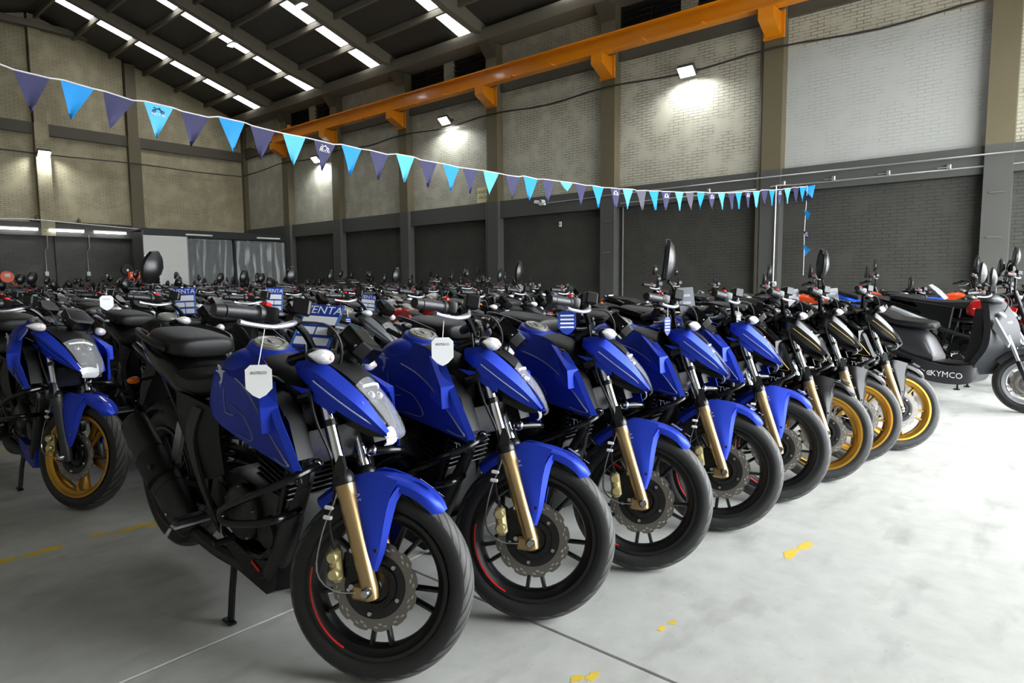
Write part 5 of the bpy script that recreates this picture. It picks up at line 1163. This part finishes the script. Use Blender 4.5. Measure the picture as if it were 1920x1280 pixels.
    tp.add('seat', MB().loft([sec(x, w, b, t, 3, 16) for x, w, b, t in ((-0.60, 0.06, 0.88, 0.955), (-0.72, 0.09, 0.84, 0.94), (-1.0, 0.115, 0.84, 0.925), (-1.35, 0.105, 0.88, 0.95), (-1.48, 0.07, 0.90, 0.945))], 4), 'seat_vinyl')
    rows = [[(-1.15, -0.1, 0.82), (-1.15, 0, 0.86), (-1.15, 0.1, 0.82)], [(-1.45, -0.1, 0.87), (-1.45, 0, 0.90), (-1.45, 0.1, 0.87)], [(-1.75, -0.07, 0.92), (-1.75, 0, 0.945), (-1.75, 0.07, 0.92)], [(-1.85, -0.03, 0.91), (-1.86, 0, 0.925), (-1.85, 0.03, 0.91)]]
    k = tp.add('rear_fender', MB().sheet(rows, 3, 3, 0.006), 'trim'); tp.add('tail_light', MB().ell((-1.72, 0, 0.90), (0.03, 0.05, 0.02)), 'red', k)
    frame_tubes(tp); engine(tp); pegs(tp)
    tp.add('exhaust_pipe', MB().tube([(-0.31, -0.05, 0.645), (-0.24, -0.1, 0.62), (-0.32, -0.13, 0.52), (-0.6, -0.15, 0.55), (-0.9, -0.16, 0.62)], 0.02, 8, 4), 'exhaust_black')
    tp.add('silencer', MB().tube([(-0.9, -0.16, 0.62), (-0.95, -0.165, 0.635), (-1.4, -0.19, 0.78), (-1.42, -0.19, 0.785)], [0.02, 0.05, 0.052, 0.02], 14), 'silver_alloy')
    tp.add('swingarm', MB().tube([(-0.86, -0.1, 0.40), (-1.4, -0.1, 0.33)], 0.024, 8).tube([(-0.86, 0.1, 0.40), (-1.4, 0.1, 0.33)], 0.024, 8), 'silver_alloy')
    spoked('rear_wheel', (-1.38, 0, 0.325), 0.325, 0.11, 0.235, False)
    return tp

def sport():
    """small faired sports bike"""
    tp = Template()
    wheel(tp, 'front_wheel', (0, 0, 0.297), 0.297, 0.1, 0.218, True, stripe=False)
    fork(tp); caliper(tp); fender(tp); hb, P = bars(tp, -0.07, 0.02, 0.92); mirrors(tp, P)
    f = tp.add('front_fairing', MB().loft([sec(x, w, b, t, 2.3, 18) for x, w, b, t in ((-0.50, 0.20, 0.44, 0.90), (-0.36, 0.215, 0.42, 0.93), (-0.2, 0.2, 0.56, 0.97), (-0.04, 0.15, 0.72, 0.95), (0.06, 0.08, 0.77, 0.87))], 4), 'paint')
    tp.add('windscreen', MB().sheet([[(-0.02, -0.1, 0.945), (0.0, 0, 0.965), (-0.02, 0.1, 0.945)], [(-0.12, -0.12, 1.04), (-0.09, 0, 1.06), (-0.12, 0.12, 1.04)], [(-0.22, -0.09, 1.12), (-0.2, 0, 1.135), (-0.22, 0.09, 1.12)]], 4, 4, 0.003), 'plastic_clear', f)
    for s in (-1, 1):
        tp.add('lens', MB().ell((0.015, s * 0.055, 0.85), (0.05, 0.045, 0.03), Matrix.Rotation(-s * 0.5, 3, 'Z')), 'lens_white', f)
        tp.add('fairing_stripe', MB().tube([(-0.48, s * 0.205, 0.6), (-0.36, s * 0.216, 0.66), (-0.2, s * 0.198, 0.74)], 0.02, 6, 3, flat=0.3), 'decal', f)
        tp.add('grab_rail', MB().tube([(-1.2, s * 0.12, 0.90), (-1.35, s * 0.14, 0.95), (-1.5, s * 0.08, 0.97)], 0.011, 8, 3), 'black_satin')
    i = tp.add('fuel_tank', MB().loft([sec(x, w, b, t, 2.6, 18) for x, w, b, t in ((-0.36, 0.11, 0.76, 0.93), (-0.46, 0.15, 0.74, 0.985), (-0.58, 0.155, 0.74, 0.985), (-0.72, 0.12, 0.75, 0.92), (-0.79, 0.08, 0.76, 0.85))], 4), 'paint')
    tp.add('tank_cap', MB().lathe([(0, 0.014), (0.045, 0.014), (0.05, 0)], 22, 'z', (-0.52, 0, 0.985)), 'cap_grey', i)
    tp.add('seat', MB().loft([sec(x, w, b, t, 3, 16) for x, w, b, t in ((-0.77, 0.09, 0.76, 0.83), (-0.9, 0.14, 0.75, 0.83), (-1.08, 0.135, 0.78, 0.85))], 4), 'seat_vinyl')
    tp.add('pillion_seat', MB().loft([sec(x, w, b, t, 3, 16) for x, w, b, t in ((-1.07, 0.09, 0.87, 0.93), (-1.2, 0.11, 0.89, 0.955), (-1.36, 0.09, 0.93, 0.98))], 4), 'seat_vinyl')
    t = tp.add('tail_fairing', MB().loft([sec(x, w, b, t, 2.6, 16) for x, w, b, t in ((-0.88, 0.13, 0.68, 0.77), (-1.1, 0.145, 0.74, 0.87), (-1.35, 0.12, 0.85, 0.93), (-1.62, 0.05, 0.93, 0.97))], 4), 'paint')
    tp.add('tail_light', MB().ell((-1.61, 0, 0.945), (0.02, 0.05, 0.02)), 'red', t)
    frame_tubes(tp); engine(tp); exhaust(tp); rear_end(tp); pegs(tp)
    wheel(tp, 'rear_wheel', (-1.353, 0, 0.305), 0.311, 0.132, 0.219, False, front=False, stripe=False)
    return tp

def scooter():
    """step-through scooter: leg shield, floorboard, big underseat body"""
    tp = Template(); R = 0.275
    wheel(tp, 'front_wheel', (0, 0, R), R, 0.11, 0.19, True, stripe=False)
    for s in (-1, 1):
        o = Vector((0, s * 0.095, R)); P = lambda t: tuple(o + AX * t)
        i = tp.add('fork_leg', MB().tube([P(-0.03), P(0), P(0.2), P(0.21)], [0.014, 0.024, 0.024, 0.02], 12), 'black_satin', None, True); tp.add('fork_tube', MB().tube([P(0.18), P(0.45)], 0.017, 12), 'chrome', i)
    rows = []
    for a in (25, 45, 65, 85, 105, 125, 145):
        t = math.radians(a); rows.append([((0.32 - dr) * math.cos(t), y, R + (0.32 - dr) * math.sin(t)) for y, dr in ((-0.075, 0.06), (-0.065, 0.012), (0, -0.004), (0.065, 0.012), (0.075, 0.06))])
    tp.add('front_fender', MB().sheet(rows, 2, 2, 0.004), 'paint', None, True)
    # leg shield: tall tapering apron in front, hollow knee side behind
    sh = tp.add('leg_shield', MB().loft([[(x0, -w, z), (x0 + 0.05, -w * 0.7, z + 0.01), (x1, 0, z + 0.02), (x0 + 0.05, w * 0.7, z + 0.01), (x0, w, z), (x0 - 0.07, w * 0.8, z), (x0 - 0.07, -w * 0.8, z)] for z, x0, x1, w in ((0.30, -0.42, -0.28, 0.14), (0.42, -0.36, -0.2, 0.19), (0.58, -0.27, -0.10, 0.215), (0.74, -0.26, -0.10, 0.20), (0.88, -0.29, -0.16, 0.16), (0.99, -0.33, -0.24, 0.10))], 4), 'paint')
    tp.add('knee_panel', MB().prism([(-0.36, 0.93), (-0.34, 0.62), (-0.42, 0.42), (-0.48, 0.42), (-0.45, 0.62), (-0.42, 0.93)], -0.13, 0.13), 'black_matte', sh)
    for s in (-1, 1):
        tp.add('front_panel', MB().prism([(-0.235, 0.86), (-0.11, 0.64), (-0.12, 0.60), (-0.25, 0.76)], s * 0.165, s * 0.20), 'silver_alloy', sh)
        k = tp.add('indicator', MB().ell((-0.205, s * 0.13, 0.885), (0.04, 0.028, 0.018), Matrix.Rotation(0.6, 3, 'Y')), 'indicator_lens', sh)
    tp.add('headlight', MB().ell((-0.19, 0, 0.80), (0.05, 0.08, 0.06)), 'indicator_lens', sh)
    hc = tp.add('handlebar_cover', MB().loft([sec(x, w, b, t, 2.4, 16) for x, w, b, t in ((-0.42, 0.08, 0.99, 1.04), (-0.36, 0.16, 0.97, 1.07), (-0.30, 0.15, 0.96, 1.06), (-0.25, 0.08, 0.97, 1.03))], 3), 'paint', None, True)
    hb, P = bars(tp, -0.01, 0.02, 0.95); mirrors(tp, P)
    # floorboard and body
    fl = tp.add('floorboard', MB().loft([[(x, -w, b), (x, -w * 1.05, (b + t) / 2), (x, -w, t), (x, w, t), (x, w * 1.05, (b + t) / 2), (x, w, b)] for x, w, b, t in ((-0.36, 0.15, 0.28, 0.40), (-0.42, 0.19, 0.22, 0.40), (-0.60, 0.20, 0.20, 0.375), (-0.80, 0.195, 0.22, 0.40), (-0.92, 0.17, 0.28, 0.44))], 3), 'paint')
    tp.add('foot_mat', MB().bbox((-0.62, 0, 0.392), (0.34, 0.28, 0.02), 0.006), 'grip_rubber', fl)
    tp.add('lettering', text_mesh('KYMCO', 0.078), 'decal_white', fl, frame((-0.585, -0.2165, 0.29), (1, 0, 0), (0, 0, 1)))
    tp.add('logo_mark', MB().lathe([(0.0, 0), (0.024, 0), (0.024, -0.002), (0, -0.002)], 20, 'y', (-0.735, -0.2125, 0.29)), 'decal_white', fl)
    tp.add('logo_mark', MB().lathe([(0.009, 0), (0.015, 0), (0.015, -0.003), (0.009, -0.003)], 20, 'y', (-0.735, -0.2135, 0.29), True), 'paint', fl)
    bd = tp.add('body', MB().loft([sec(x, w, b, t, 2.6, 20) for x, w, b, t in ((-0.74, 0.15, 0.38, 0.46), (-0.82, 0.165, 0.36, 0.62), (-0.92, 0.17, 0.36, 0.70), (-1.1, 0.175, 0.40, 0.735), (-1.35, 0.16, 0.50, 0.78), (-1.6, 0.12, 0.62, 0.83), (-1.78, 0.05, 0.74, 0.84))], 4), 'paint')
    for s in (-1, 1):
        tp.add('body_crease', MB().tube([(-0.86, s * 0.150, 0.42), (-1.0, s * 0.178, 0.46), (-1.2, s * 0.176, 0.56), (-1.45, s * 0.152, 0.68)], [0.008, 0.014, 0.012, 0.006], 8, 3, flat=0.6), 'black_satin', bd)
        tp.add('body_vent', MB().prism([(-1.12, 0.52), (-1.36, 0.62), (-1.30, 0.52)], s * 0.165, s * 0.174), 'black_matte', bd)
        tp.add('chrome_strip', MB().tube([(-1.28, s * 0.15, 0.75), (-1.45, s * 0.135, 0.79), (-1.62, s * 0.10, 0.82)], 0.012, 6, 2, flat=0.5), 'decal_white', bd)
        tp.add('grab_rail', MB().tube([(-1.45, s * 0.11, 0.86), (-1.55, s * 0.13, 0.90), (-1.72, s * 0.10, 0.93), (-1.76, s * 0.04, 0.93)], 0.012, 8, 3), 'black_satin')
    tp.add('tail_light', MB().ell((-1.77, 0, 0.79), (0.03, 0.06, 0.03)), 'red', bd)
    tp.add('seat', MB().loft([sec(x, w, b, t, 3, 20) for x, w, b, t in ((-0.78, 0.07, 0.72, 0.765), (-0.82, 0.12, 0.70, 0.785), (-0.95, 0.155, 0.70, 0.80), (-1.12, 0.16, 0.72, 0.815), (-1.24, 0.15, 0.75, 0.865), (-1.5, 0.125, 0.80, 0.90), (-1.66, 0.07, 0.84, 0.90))], 4), 'seat_vinyl')
    tp.add('engine', MB().bbox((-1.0, 0.02, 0.30), (0.34, 0.24, 0.18), 0.04).lathe([(0, 0.05), (0.1, 0.045), (0.12, 0)], 22, 'y', (-1.15, 0.1, 0.28)), 'engine_black')
    k = tp.add('silencer', MB().tube([(-1.05, -0.15, 0.28), (-1.1, -0.16, 0.29), (-1.45, -0.18, 0.36), (-1.47, -0.18, 0.365)], [0.025, 0.055, 0.055, 0.02], 14), 'exhaust_black'); tp.add('heat_shield', MB().tube([(-1.14, -0.175, 0.31), (-1.36, -0.19, 0.355)], 0.05, 12), 'silver_alloy', k)
    for s in (-1, 1): tp.add('rear_shock', MB().tube([(-1.36, s * 0.13, 0.52), (-1.34, s * 0.13, 0.28)], 0.028, 8), 'black_metal')
    k = tp.add('centre_stand', MB().tube([(-0.92, -0.09, 0.22), (-0.90, -0.14, 0.0)], 0.011, 8).tube([(-0.92, 0.09, 0.22), (-0.90, 0.14, 0.0)], 0.011, 8).tube([(-0.92, -0.1, 0.22), (-0.92, 0.1, 0.22)], 0.012, 8), 'black_metal'); tp.add('stand_foot', MB().bbox((-0.90, -0.14, 0.0), (0.05, 0.03, 0.012), 0.003), 'black_metal', k)
    wheel(tp, 'rear_wheel', (-1.29, 0, R + 0.03), R, 0.12, 0.19, False, front=False, stripe=False)
    return tp

# ------------------------------------------------------------------ placement
DEF = dict(paint='blue_paint', rim='black_satin', rim_dark='black_satin', slider='gold_fork', stripe='red', decal='decal_grey', tank_trim='black_matte', spring='black_satin', belly='black_gloss', trim='black_satin')
def colours(**k): d = dict(DEF); d.update(k); return d
NAKED, COMM, DIRT, SPORT, SCOOT = naked(), commuter(), dirt(), sport(), scooter()
PITCH = 3.5
def bike_matrix(x, y, hd=-90.0, pitch=PITCH, lean=0.0): return T((x, y, 0)) @ Rz(hd) @ Rx(-lean) @ Ry(pitch)
BLACKGOLD = colours(paint='black_gloss', rim='gold_rim', decal='decal_gold', stripe='gold_rim')
ROW1 = [(1.195, 1.61, -89, 33), (1.785, 1.47, -89, 34), (2.397, 1.37, -90, 33), (3.03, 1.29, -90, 32), (3.618, 1.23, -90, 33), (4.17, 1.14, -90, 33), (4.756, 1.09, -90, 33), (5.275, 0.946, -90, 34)]
LAB1 = ['blue naked motorcycle in front, nearest the camera, blue sale card behind its bars', 'blue naked motorcycle second from the left in the front row, white tag on its bar', 'blue naked motorcycle third in the front row, navy tag hanging at its bar', 'blue naked motorcycle fourth in the front row, with an upright black mirror', 'blue naked motorcycle fifth in the front row, last of the blue ones', 'black naked motorcycle with gold wheels beside the last blue one', 'black naked motorcycle with gold wheels, middle of three, with a tilted mirror', 'black naked motorcycle with gold wheels at the right end of the front row']
for k, (x, y, hd, st) in enumerate(ROW1):
    c = colours() if k < 5 else BLACKGOLD
    op = {3: ('mirror_right',), 6: ('mirror_right',)}.get(k, ())
    spawn(NAKED, 'motorcycle', bike_matrix(x, y, hd), st, c, op, 'full', label=LAB1[k], cat='motorcycle', group='front row of naked motorcycles')
GREYFORK = dict(slider='dark_plastic')
spawn(NAKED, 'motorcycle', bike_matrix(1.10, 4.09, -90), 25, colours(rim='gold_rim', stripe='gold_rim', belly='blue_paint', decal='blue_paint', **GREYFORK), (), 'full', label='blue naked motorcycle with gold wheels and dark forks at the left edge', cat='motorcycle', group='second row of motorcycles')
# the grey scooter and its neighbours across the aisle
spawn(SCOOT, 'scooter', bike_matrix(7.46, 0.27, -104, 1.2), 12, colours(paint='scooter_grey', rim='silver_alloy', rim_dark='steel'), ('mirror_right', 'mirror_left'), 'full', label='grey step-through scooter with white lettering at the right edge', cat='scooter')

PAL = {'black': colours(paint='black_gloss', slider='black_satin'), 'matte black': colours(paint='black_matte', slider='black_satin', tank_trim='black_satin'), 'grey': colours(paint='grey_paint', slider='silver_alloy'), 'red': colours(paint='red_paint', decal='decal_white'), 'white': colours(paint='white_paint', slider='black_satin'), 'blue': colours(paint='sport_blue'), 'orange': colours(paint='orange_paint', decal='decal_white', trim='orange_paint'), 'dark grey': colours(paint='dark_grey_paint', slider='silver_alloy'), 'teal': colours(paint='teal_paint')}
KIND = {'n': (NAKED, 'naked motorcycle'), 'c': (COMM, 'round-lamp motorcycle'), 'd': (DIRT, 'off-road motorcycle'), 's': (SPORT, 'faired sports motorcycle'), 'k': (SCOOT, 'scooter')}
CODE = {'B': 'black', 'M': 'matte black', 'G': 'grey', 'R': 'red', 'W': 'white', 'U': 'blue', 'O': 'orange', 'D': 'dark grey', 'T': 'teal'}
ORD = ['first', 'second', 'third', 'fourth', 'fifth', 'sixth', 'seventh', 'eighth', 'ninth', 'tenth', 'eleventh', 'twelfth', 'thirteenth', 'fourteenth', 'fifteenth', 'sixteenth', 'seventeenth', 'eighteenth', 'nineteenth', 'twentieth', 'twenty-first', 'twenty-second', 'twenty-third', 'twenty-fourth']
rnd = random.Random(11)
def row(n, x0, y0, seq, lod, dx=0.64, dy=-0.03, skip=()):
    """seq: two letters for each bike, kind and colour"""
    for k, w in enumerate(seq.split()):
        if w == '--': continue
        tp, kn = KIND[w[0]]; col = CODE[w[1]]
        x = x0 + dx * k + rnd.uniform(-0.04, 0.04); y = y0 + dy * k + rnd.uniform(-0.1, 0.1)
        op = [o for o, p in (('mirror_right', 0.45), ('mirror_left', 0.45)) if rnd.random() < p or w[0] in 'k']
        if len(w) > 2: op = {'r': ['mirror_right'], 'l': ['mirror_left'], 'b': ['mirror_right', 'mirror_left'], '0': []}[w[2]]
        st = rnd.choice((24, 30, 33))
        spawn(tp, 'scooter' if w[0] == 'k' else 'motorcycle', bike_matrix(x, y, -90 + rnd.uniform(-2, 2), 1.0 if w[0] == 'k' else PITCH), st, PAL[col], tuple(op), lod, label='%s %s, %s from the left in the %s row back' % (col, kn, ORD[k], ORD[n]), cat='scooter' if w[0] == 'k' else 'motorcycle', group='motorcycles of the %s row back' % ORD[n])
# rows behind the front one, nearest first
row(1, 1.78, 3.95, 'nMr nM0 nG0 nR0 nM0 nDr nM0', 'mid')
row(2, 1.55, 6.45, 'nB0 nM0 nB0 nG0 nBr nM0 nWr nR0 cBb nBr nD0 nU0', 'mid', 0.66)
row(3, 1.55, 8.9, 'nB nD nB cB nM nW nB nR cB nB dW nB dU nB nM', 'mid', 0.66)
row(4, 2.2, 11.3, 'nB nM cB nB cR nB nG cB nB dR nB nD nB cB dB nB sU nB', 'far', 0.68)
row(5, 2.6, 13.7, 'cB nB nG cB nB cB nR nB cB nB dW nB cB nB dB cB nB', 'far', 0.7)
row(6, 3.0, 16.1, 'nB cB cB nB dB nB cB nR nB cB nB cB dR nB cB nB', 'far', 0.72)
row(7, 3.4, 18.5, 'cB nB nD cB nB cB nB cB nB dB cB nB cB nB cB', 'far', 0.74)
row(8, 3.9, 20.9, 'cB nB cB nB nG cB cB nB cB nB cB nB cB nB', 'far', 0.76)
row(9, 4.4, 23.3, 'cB nB cB nB cB nB dW cB nB cB nB cB nB', 'far', 0.78)
# the group beside the right wall
RIGHT = [('dR', 8.55, 0.25, -102, 'red off-road motorcycle close behind the grey scooter', 'b'), ('dO', 11.3, 0.85, -96, 'orange off-road motorcycle behind the grey scooter seat', 'r'), ('sU', 10.2, 1.3, -95, 'bright blue sports motorcycle behind the black end motorcycles', 'l'), ('nB', 13.1, 0.9, -110, 'black motorcycle with raised bars before the grey wall column', 'b'), ('kB', 10.0, 0.15, -92, 'black scooter half hidden behind the grey one at the right edge', 'b'), ('nB', 9.15, 0.35, -92, 'black motorcycle between the two scooters at the right edge', 'b'), ('dB', 12.2, 2.3, -94, 'black off-road motorcycle behind the orange one', 'b'), ('cB', 6.7, 3.3, -92, 'black round-lamp motorcycle behind the right end of the front row', 'b'), ('cB', 9.0, 4.2, -92, 'black round-lamp motorcycle behind the blue sports one', 'r'), ('nB', 10.8, 4.4, -92, 'black naked motorcycle by the right wall, left of the bunting end', 'l'), ('nM', 8.2, 2.6, -92, 'matte black naked motorcycle just behind the black gold-wheeled ones', 'b'), ('dO', 9.4, 2.4, -93, 'orange off-road motorcycle left of the blue sports one', 'l')]
for w, x, y, hd, lb, mo in RIGHT:
    tp, kn = KIND[w[0]]; op = {'r': ('mirror_right',), 'l': ('mirror_left',), 'b': ('mirror_right', 'mirror_left')}[mo]
    spawn(tp, 'scooter' if w[0] == 'k' else 'motorcycle', bike_matrix(x, y, hd, 1.0 if w[0] == 'k' else PITCH), 28, PAL[CODE[w[1]]], op, 'mid', label=lb, cat='scooter' if w[0] == 'k' else 'motorcycle', group='machines across the aisle on the right')

# ------------------------------------------------------------------ tags and sale cards on the bikes
def card_basis(c):
    """basis of a flat sheet from its four corners TL, TR, BR, BL"""
    tl, tr, br, bl = [Vector(p) for p in c]
    ex = ((tr - tl) + (br - bl)) / 2; up = ((tl - bl) + (tr - br)) / 2; o = (tl + tr + br + bl) / 4
    w, h = ex.length, up.length
    return frame(o, ex, up), w, h
def tag_thing(at, hang, label, base='tag_white', ink='tag_ink', w=0.076, h=0.1, turn=-45, words=('AUTECO',), bars=0, group='paper tags'):
    at, hang = Vector(at), Vector(hang)
    o = empty('paper_tag', T(at) @ Rz(turn), label=label, cat='tag', group=group)
    s = [(-0.5, 0.36), (-0.3, 0.5), (0.3, 0.5), (0.5, 0.36), (0.5, -0.2), (0.25, -0.4), (0.0, -0.5), (-0.25, -0.4), (-0.5, -0.2)]
    sh = obj('tag_card', MB().prism([(a * w, b * h) for a, b in s], -0.0006, 0.0006), base, o)
    for k, t in enumerate(words): obj('lettering', text_mesh(t, 0.012), ink, sh, T((0, -0.0009, h * (0.26 - 0.14 * k))) @ Rx(90))
    for k in range(bars): obj('print_line', MB().box((0, -0.0008, h * (0.3 - 0.16 * k)), (w * 0.75, 0.0006, h * 0.07)), ink, sh)
    l = (T(at) @ Rz(turn)).inverted() @ hang
    obj('string', MB().tube([(0, 0, h * 0.45), tuple(l)], 0.0016, 5), 'string_white', o)
tag_thing((0.948, 1.802, 0.94), (0.991, 1.831, 1.10), 'white shield-shaped paper tag hanging from the nearest brake lever', turn=-42)
tag_thing((1.553, 1.66, 0.985), (1.582, 1.682, 1.09), 'white shield-shaped paper tag on the second motorcycle of the front row', turn=-42)
tag_thing((2.185, 1.583, 1.055), (2.192, 1.596, 1.13), 'navy and white paper tag on the third motorcycle of the front row', 'card_blue', 'card_white', words=(), bars=4, turn=-42)
tag_thing((2.868, 1.48, 1.004), (2.88, 1.486, 1.10), 'narrow navy paper tag on the fourth motorcycle of the front row', 'card_blue', 'card_white', w=0.04, h=0.09, words=(), bars=4, turn=-20)
tag_thing((3.536, 1.396, 0.998), (3.545, 1.404, 1.08), 'narrow grey paper tag on the fifth motorcycle of the front row', 'card_grey', 'decal_silver', w=0.035, h=0.1, words=(), bars=4, turn=-20)
tag_thing((1.758, 5.62, 1.083), (1.767, 5.633, 1.19), 'white paper tag on a dark motorcycle near the left edge, behind', w=0.09, h=0.115, turn=-20)
tag_thing((2.60, 3.70, 0.955), (2.60, 3.71, 1.05), 'small navy paper tag in front of the grey fuel tank', 'card_blue', 'card_white', w=0.035, h=0.08, words=(), bars=3, turn=-40)
def sale_card(c, label, blue=True, word='VENTA'):
    M, w, h = card_basis(c)
    o = empty('sale_card', M, label=label, cat='card', group='sale cards on the motorcycles')
    b = obj('card_sheet', MB().bbox((0, 0, 0), (w, h, 0.003), 0.001), 'card_blue' if blue else 'card_grey', o)
    if blue:
        obj('lettering', text_mesh(word, 0.05), 'card_white', b, T((0, h * 0.36, 0.002)) @ Matrix.Scale(min(1.0, w / 0.16), 4))
        for r in range(3):
            if r == 0: obj('print_box', MB().box((0, h * 0.12, 0.0016), (w * 0.86, h * 0.2, 0.001)), 'card_white', b)
            else:
                for q in (-1, 1): obj('print_box', MB().box((q * w * 0.22, h * (0.12 - 0.24 * r), 0.0016), (w * 0.40, h * 0.17, 0.001)), 'card_white', b)
        for q in (-1, 1): obj('border_line', MB().box((q * w * 0.46, 0, 0.0016), (w * 0.012, h * 0.94, 0.001)), 'flag_sky', b)
    else:
        for r in range(4): obj('print_line', MB().box((0, h * (0.3 - 0.18 * r), 0.0018), (w * 0.5, h * 0.06, 0.001)), 'decal_grey', b)
sale_card([(1.348, 2.271, 1.157), (1.425, 2.132, 1.114), (1.378, 1.999, 1.012), (1.30, 2.135, 0.99)], 'blue and white sale card lettered VENTA behind the nearest handlebar')
sale_card([(1.9, 4.822, 1.19), (2.0, 4.72, 1.19), (2.05, 4.66, 1.02), (1.95, 4.77, 1.01)], 'blue and white sale card on a dark motorcycle left of the nearest one')
sale_card([(2.63, 4.9, 1.19), (2.73, 4.81, 1.175), (2.76, 4.75, 1.01), (2.67, 4.84, 1.005)], 'blue and white sale card above the nearest handlebar grip')
sale_card([(3.37, 4.651, 1.13), (3.45, 4.55, 1.10), (3.49, 4.52, 0.98), (3.41, 4.62, 0.98)], 'small blue and white sale card beside the red fuel tank')
sale_card([(3.03, 1.541, 1.183), (3.1, 1.489, 1.186), (3.13, 1.42, 0.993), (3.06, 1.47, 0.988)], 'grey see-through sale sheet on the fourth motorcycle, beside its mirror', False)
sale_card([(4.32, 1.43, 1.155), (4.38, 1.38, 1.155), (4.42, 1.3, 0.98), (4.36, 1.35, 0.98)], 'grey see-through sale sheet on the black motorcycle beside the last blue one', False)
sale_card([(4.93, 1.345, 1.15), (4.99, 1.29, 1.16), (5.02, 1.22, 0.965), (4.95, 1.28, 0.965)], 'grey see-through sale sheet on the middle black motorcycle with gold wheels', False)

# ------------------------------------------------------------------ odds and ends against the back wall
o = empty('hose_reel', T((5.85, LY - 0.2, 1.5)), label='orange cable reel hanging on the grey back wall at the left edge', cat='reel')
obj('drum', MB().lathe([(0, -0.1), (0.2, -0.1), (0.2, -0.07), (0.15, -0.06), (0.15, 0.04), (0.2, 0.05), (0.2, 0.08), (0, 0.08)], 22), 'orange_plastic', o)
obj('plate', MB().bbox((0, -0.11, 0.05), (0.16, 0.02, 0.12), 0.01), 'board_white', o)
obj('handle', MB().tube([(0.12, -0.05, -0.16), (0.22, -0.08, -0.3), (0.3, -0.05, -0.2)], 0.025, 8, 3), 'orange_plastic', o)
o = empty('motor_unit', T((8.42, 24.2, 0)), label='orange motor unit on a stand left of the white board, behind the motorcycles', cat='machine')
obj('stand', MB().box((0, 0, 0.65), (0.5, 0.4, 1.3)), 'booth_dark', o)
for x in (-0.1, 0.18): obj('motor', MB().bbox((x, -0.05, 1.46), (0.2, 0.24, 0.34), 0.03), 'orange_plastic', o)
obj('fan', MB().lathe([(0.05, -0.06), (0.17, -0.05), (0.2, 0), (0.17, 0.05), (0.05, 0.06)], 22, 'y', (-0.2, -0.05, 1.68)), 'black_matte', o)
obj('fan_hub', MB().lathe([(0, -0.08), (0.04, -0.08), (0.05, 0)], 14, 'y', (-0.2, -0.05, 1.68)), 'steel', o)
obj('label_plate', MB().box((-0.1, -0.175, 1.5), (0.09, 0.01, 0.06)), 'board_white', o)
o = empty('wrapped_box', T((9.02, 24.0, 0)), label='white plastic-wrapped bundle standing before the white board', cat='bundle')
obj('bundle', MB().loft([sec(x, w, 0.0, t, 3.5, 18) for x, w, t in ((-0.3, 0.18, 1.32), (-0.24, 0.26, 1.5), (0, 0.28, 1.56), (0.22, 0.26, 1.5), (0.3, 0.18, 1.3))], 3), 'board_white', o)
obj('wrap_film', MB().loft([sec(x, w + 0.01, 0.02, t + 0.01, 3.5, 18) for x, w, t in ((-0.31, 0.18, 1.32), (-0.24, 0.26, 1.5), (0, 0.28, 1.56), (0.22, 0.26, 1.5), (0.31, 0.18, 1.3))], 3), 'pallet_wrap', o)
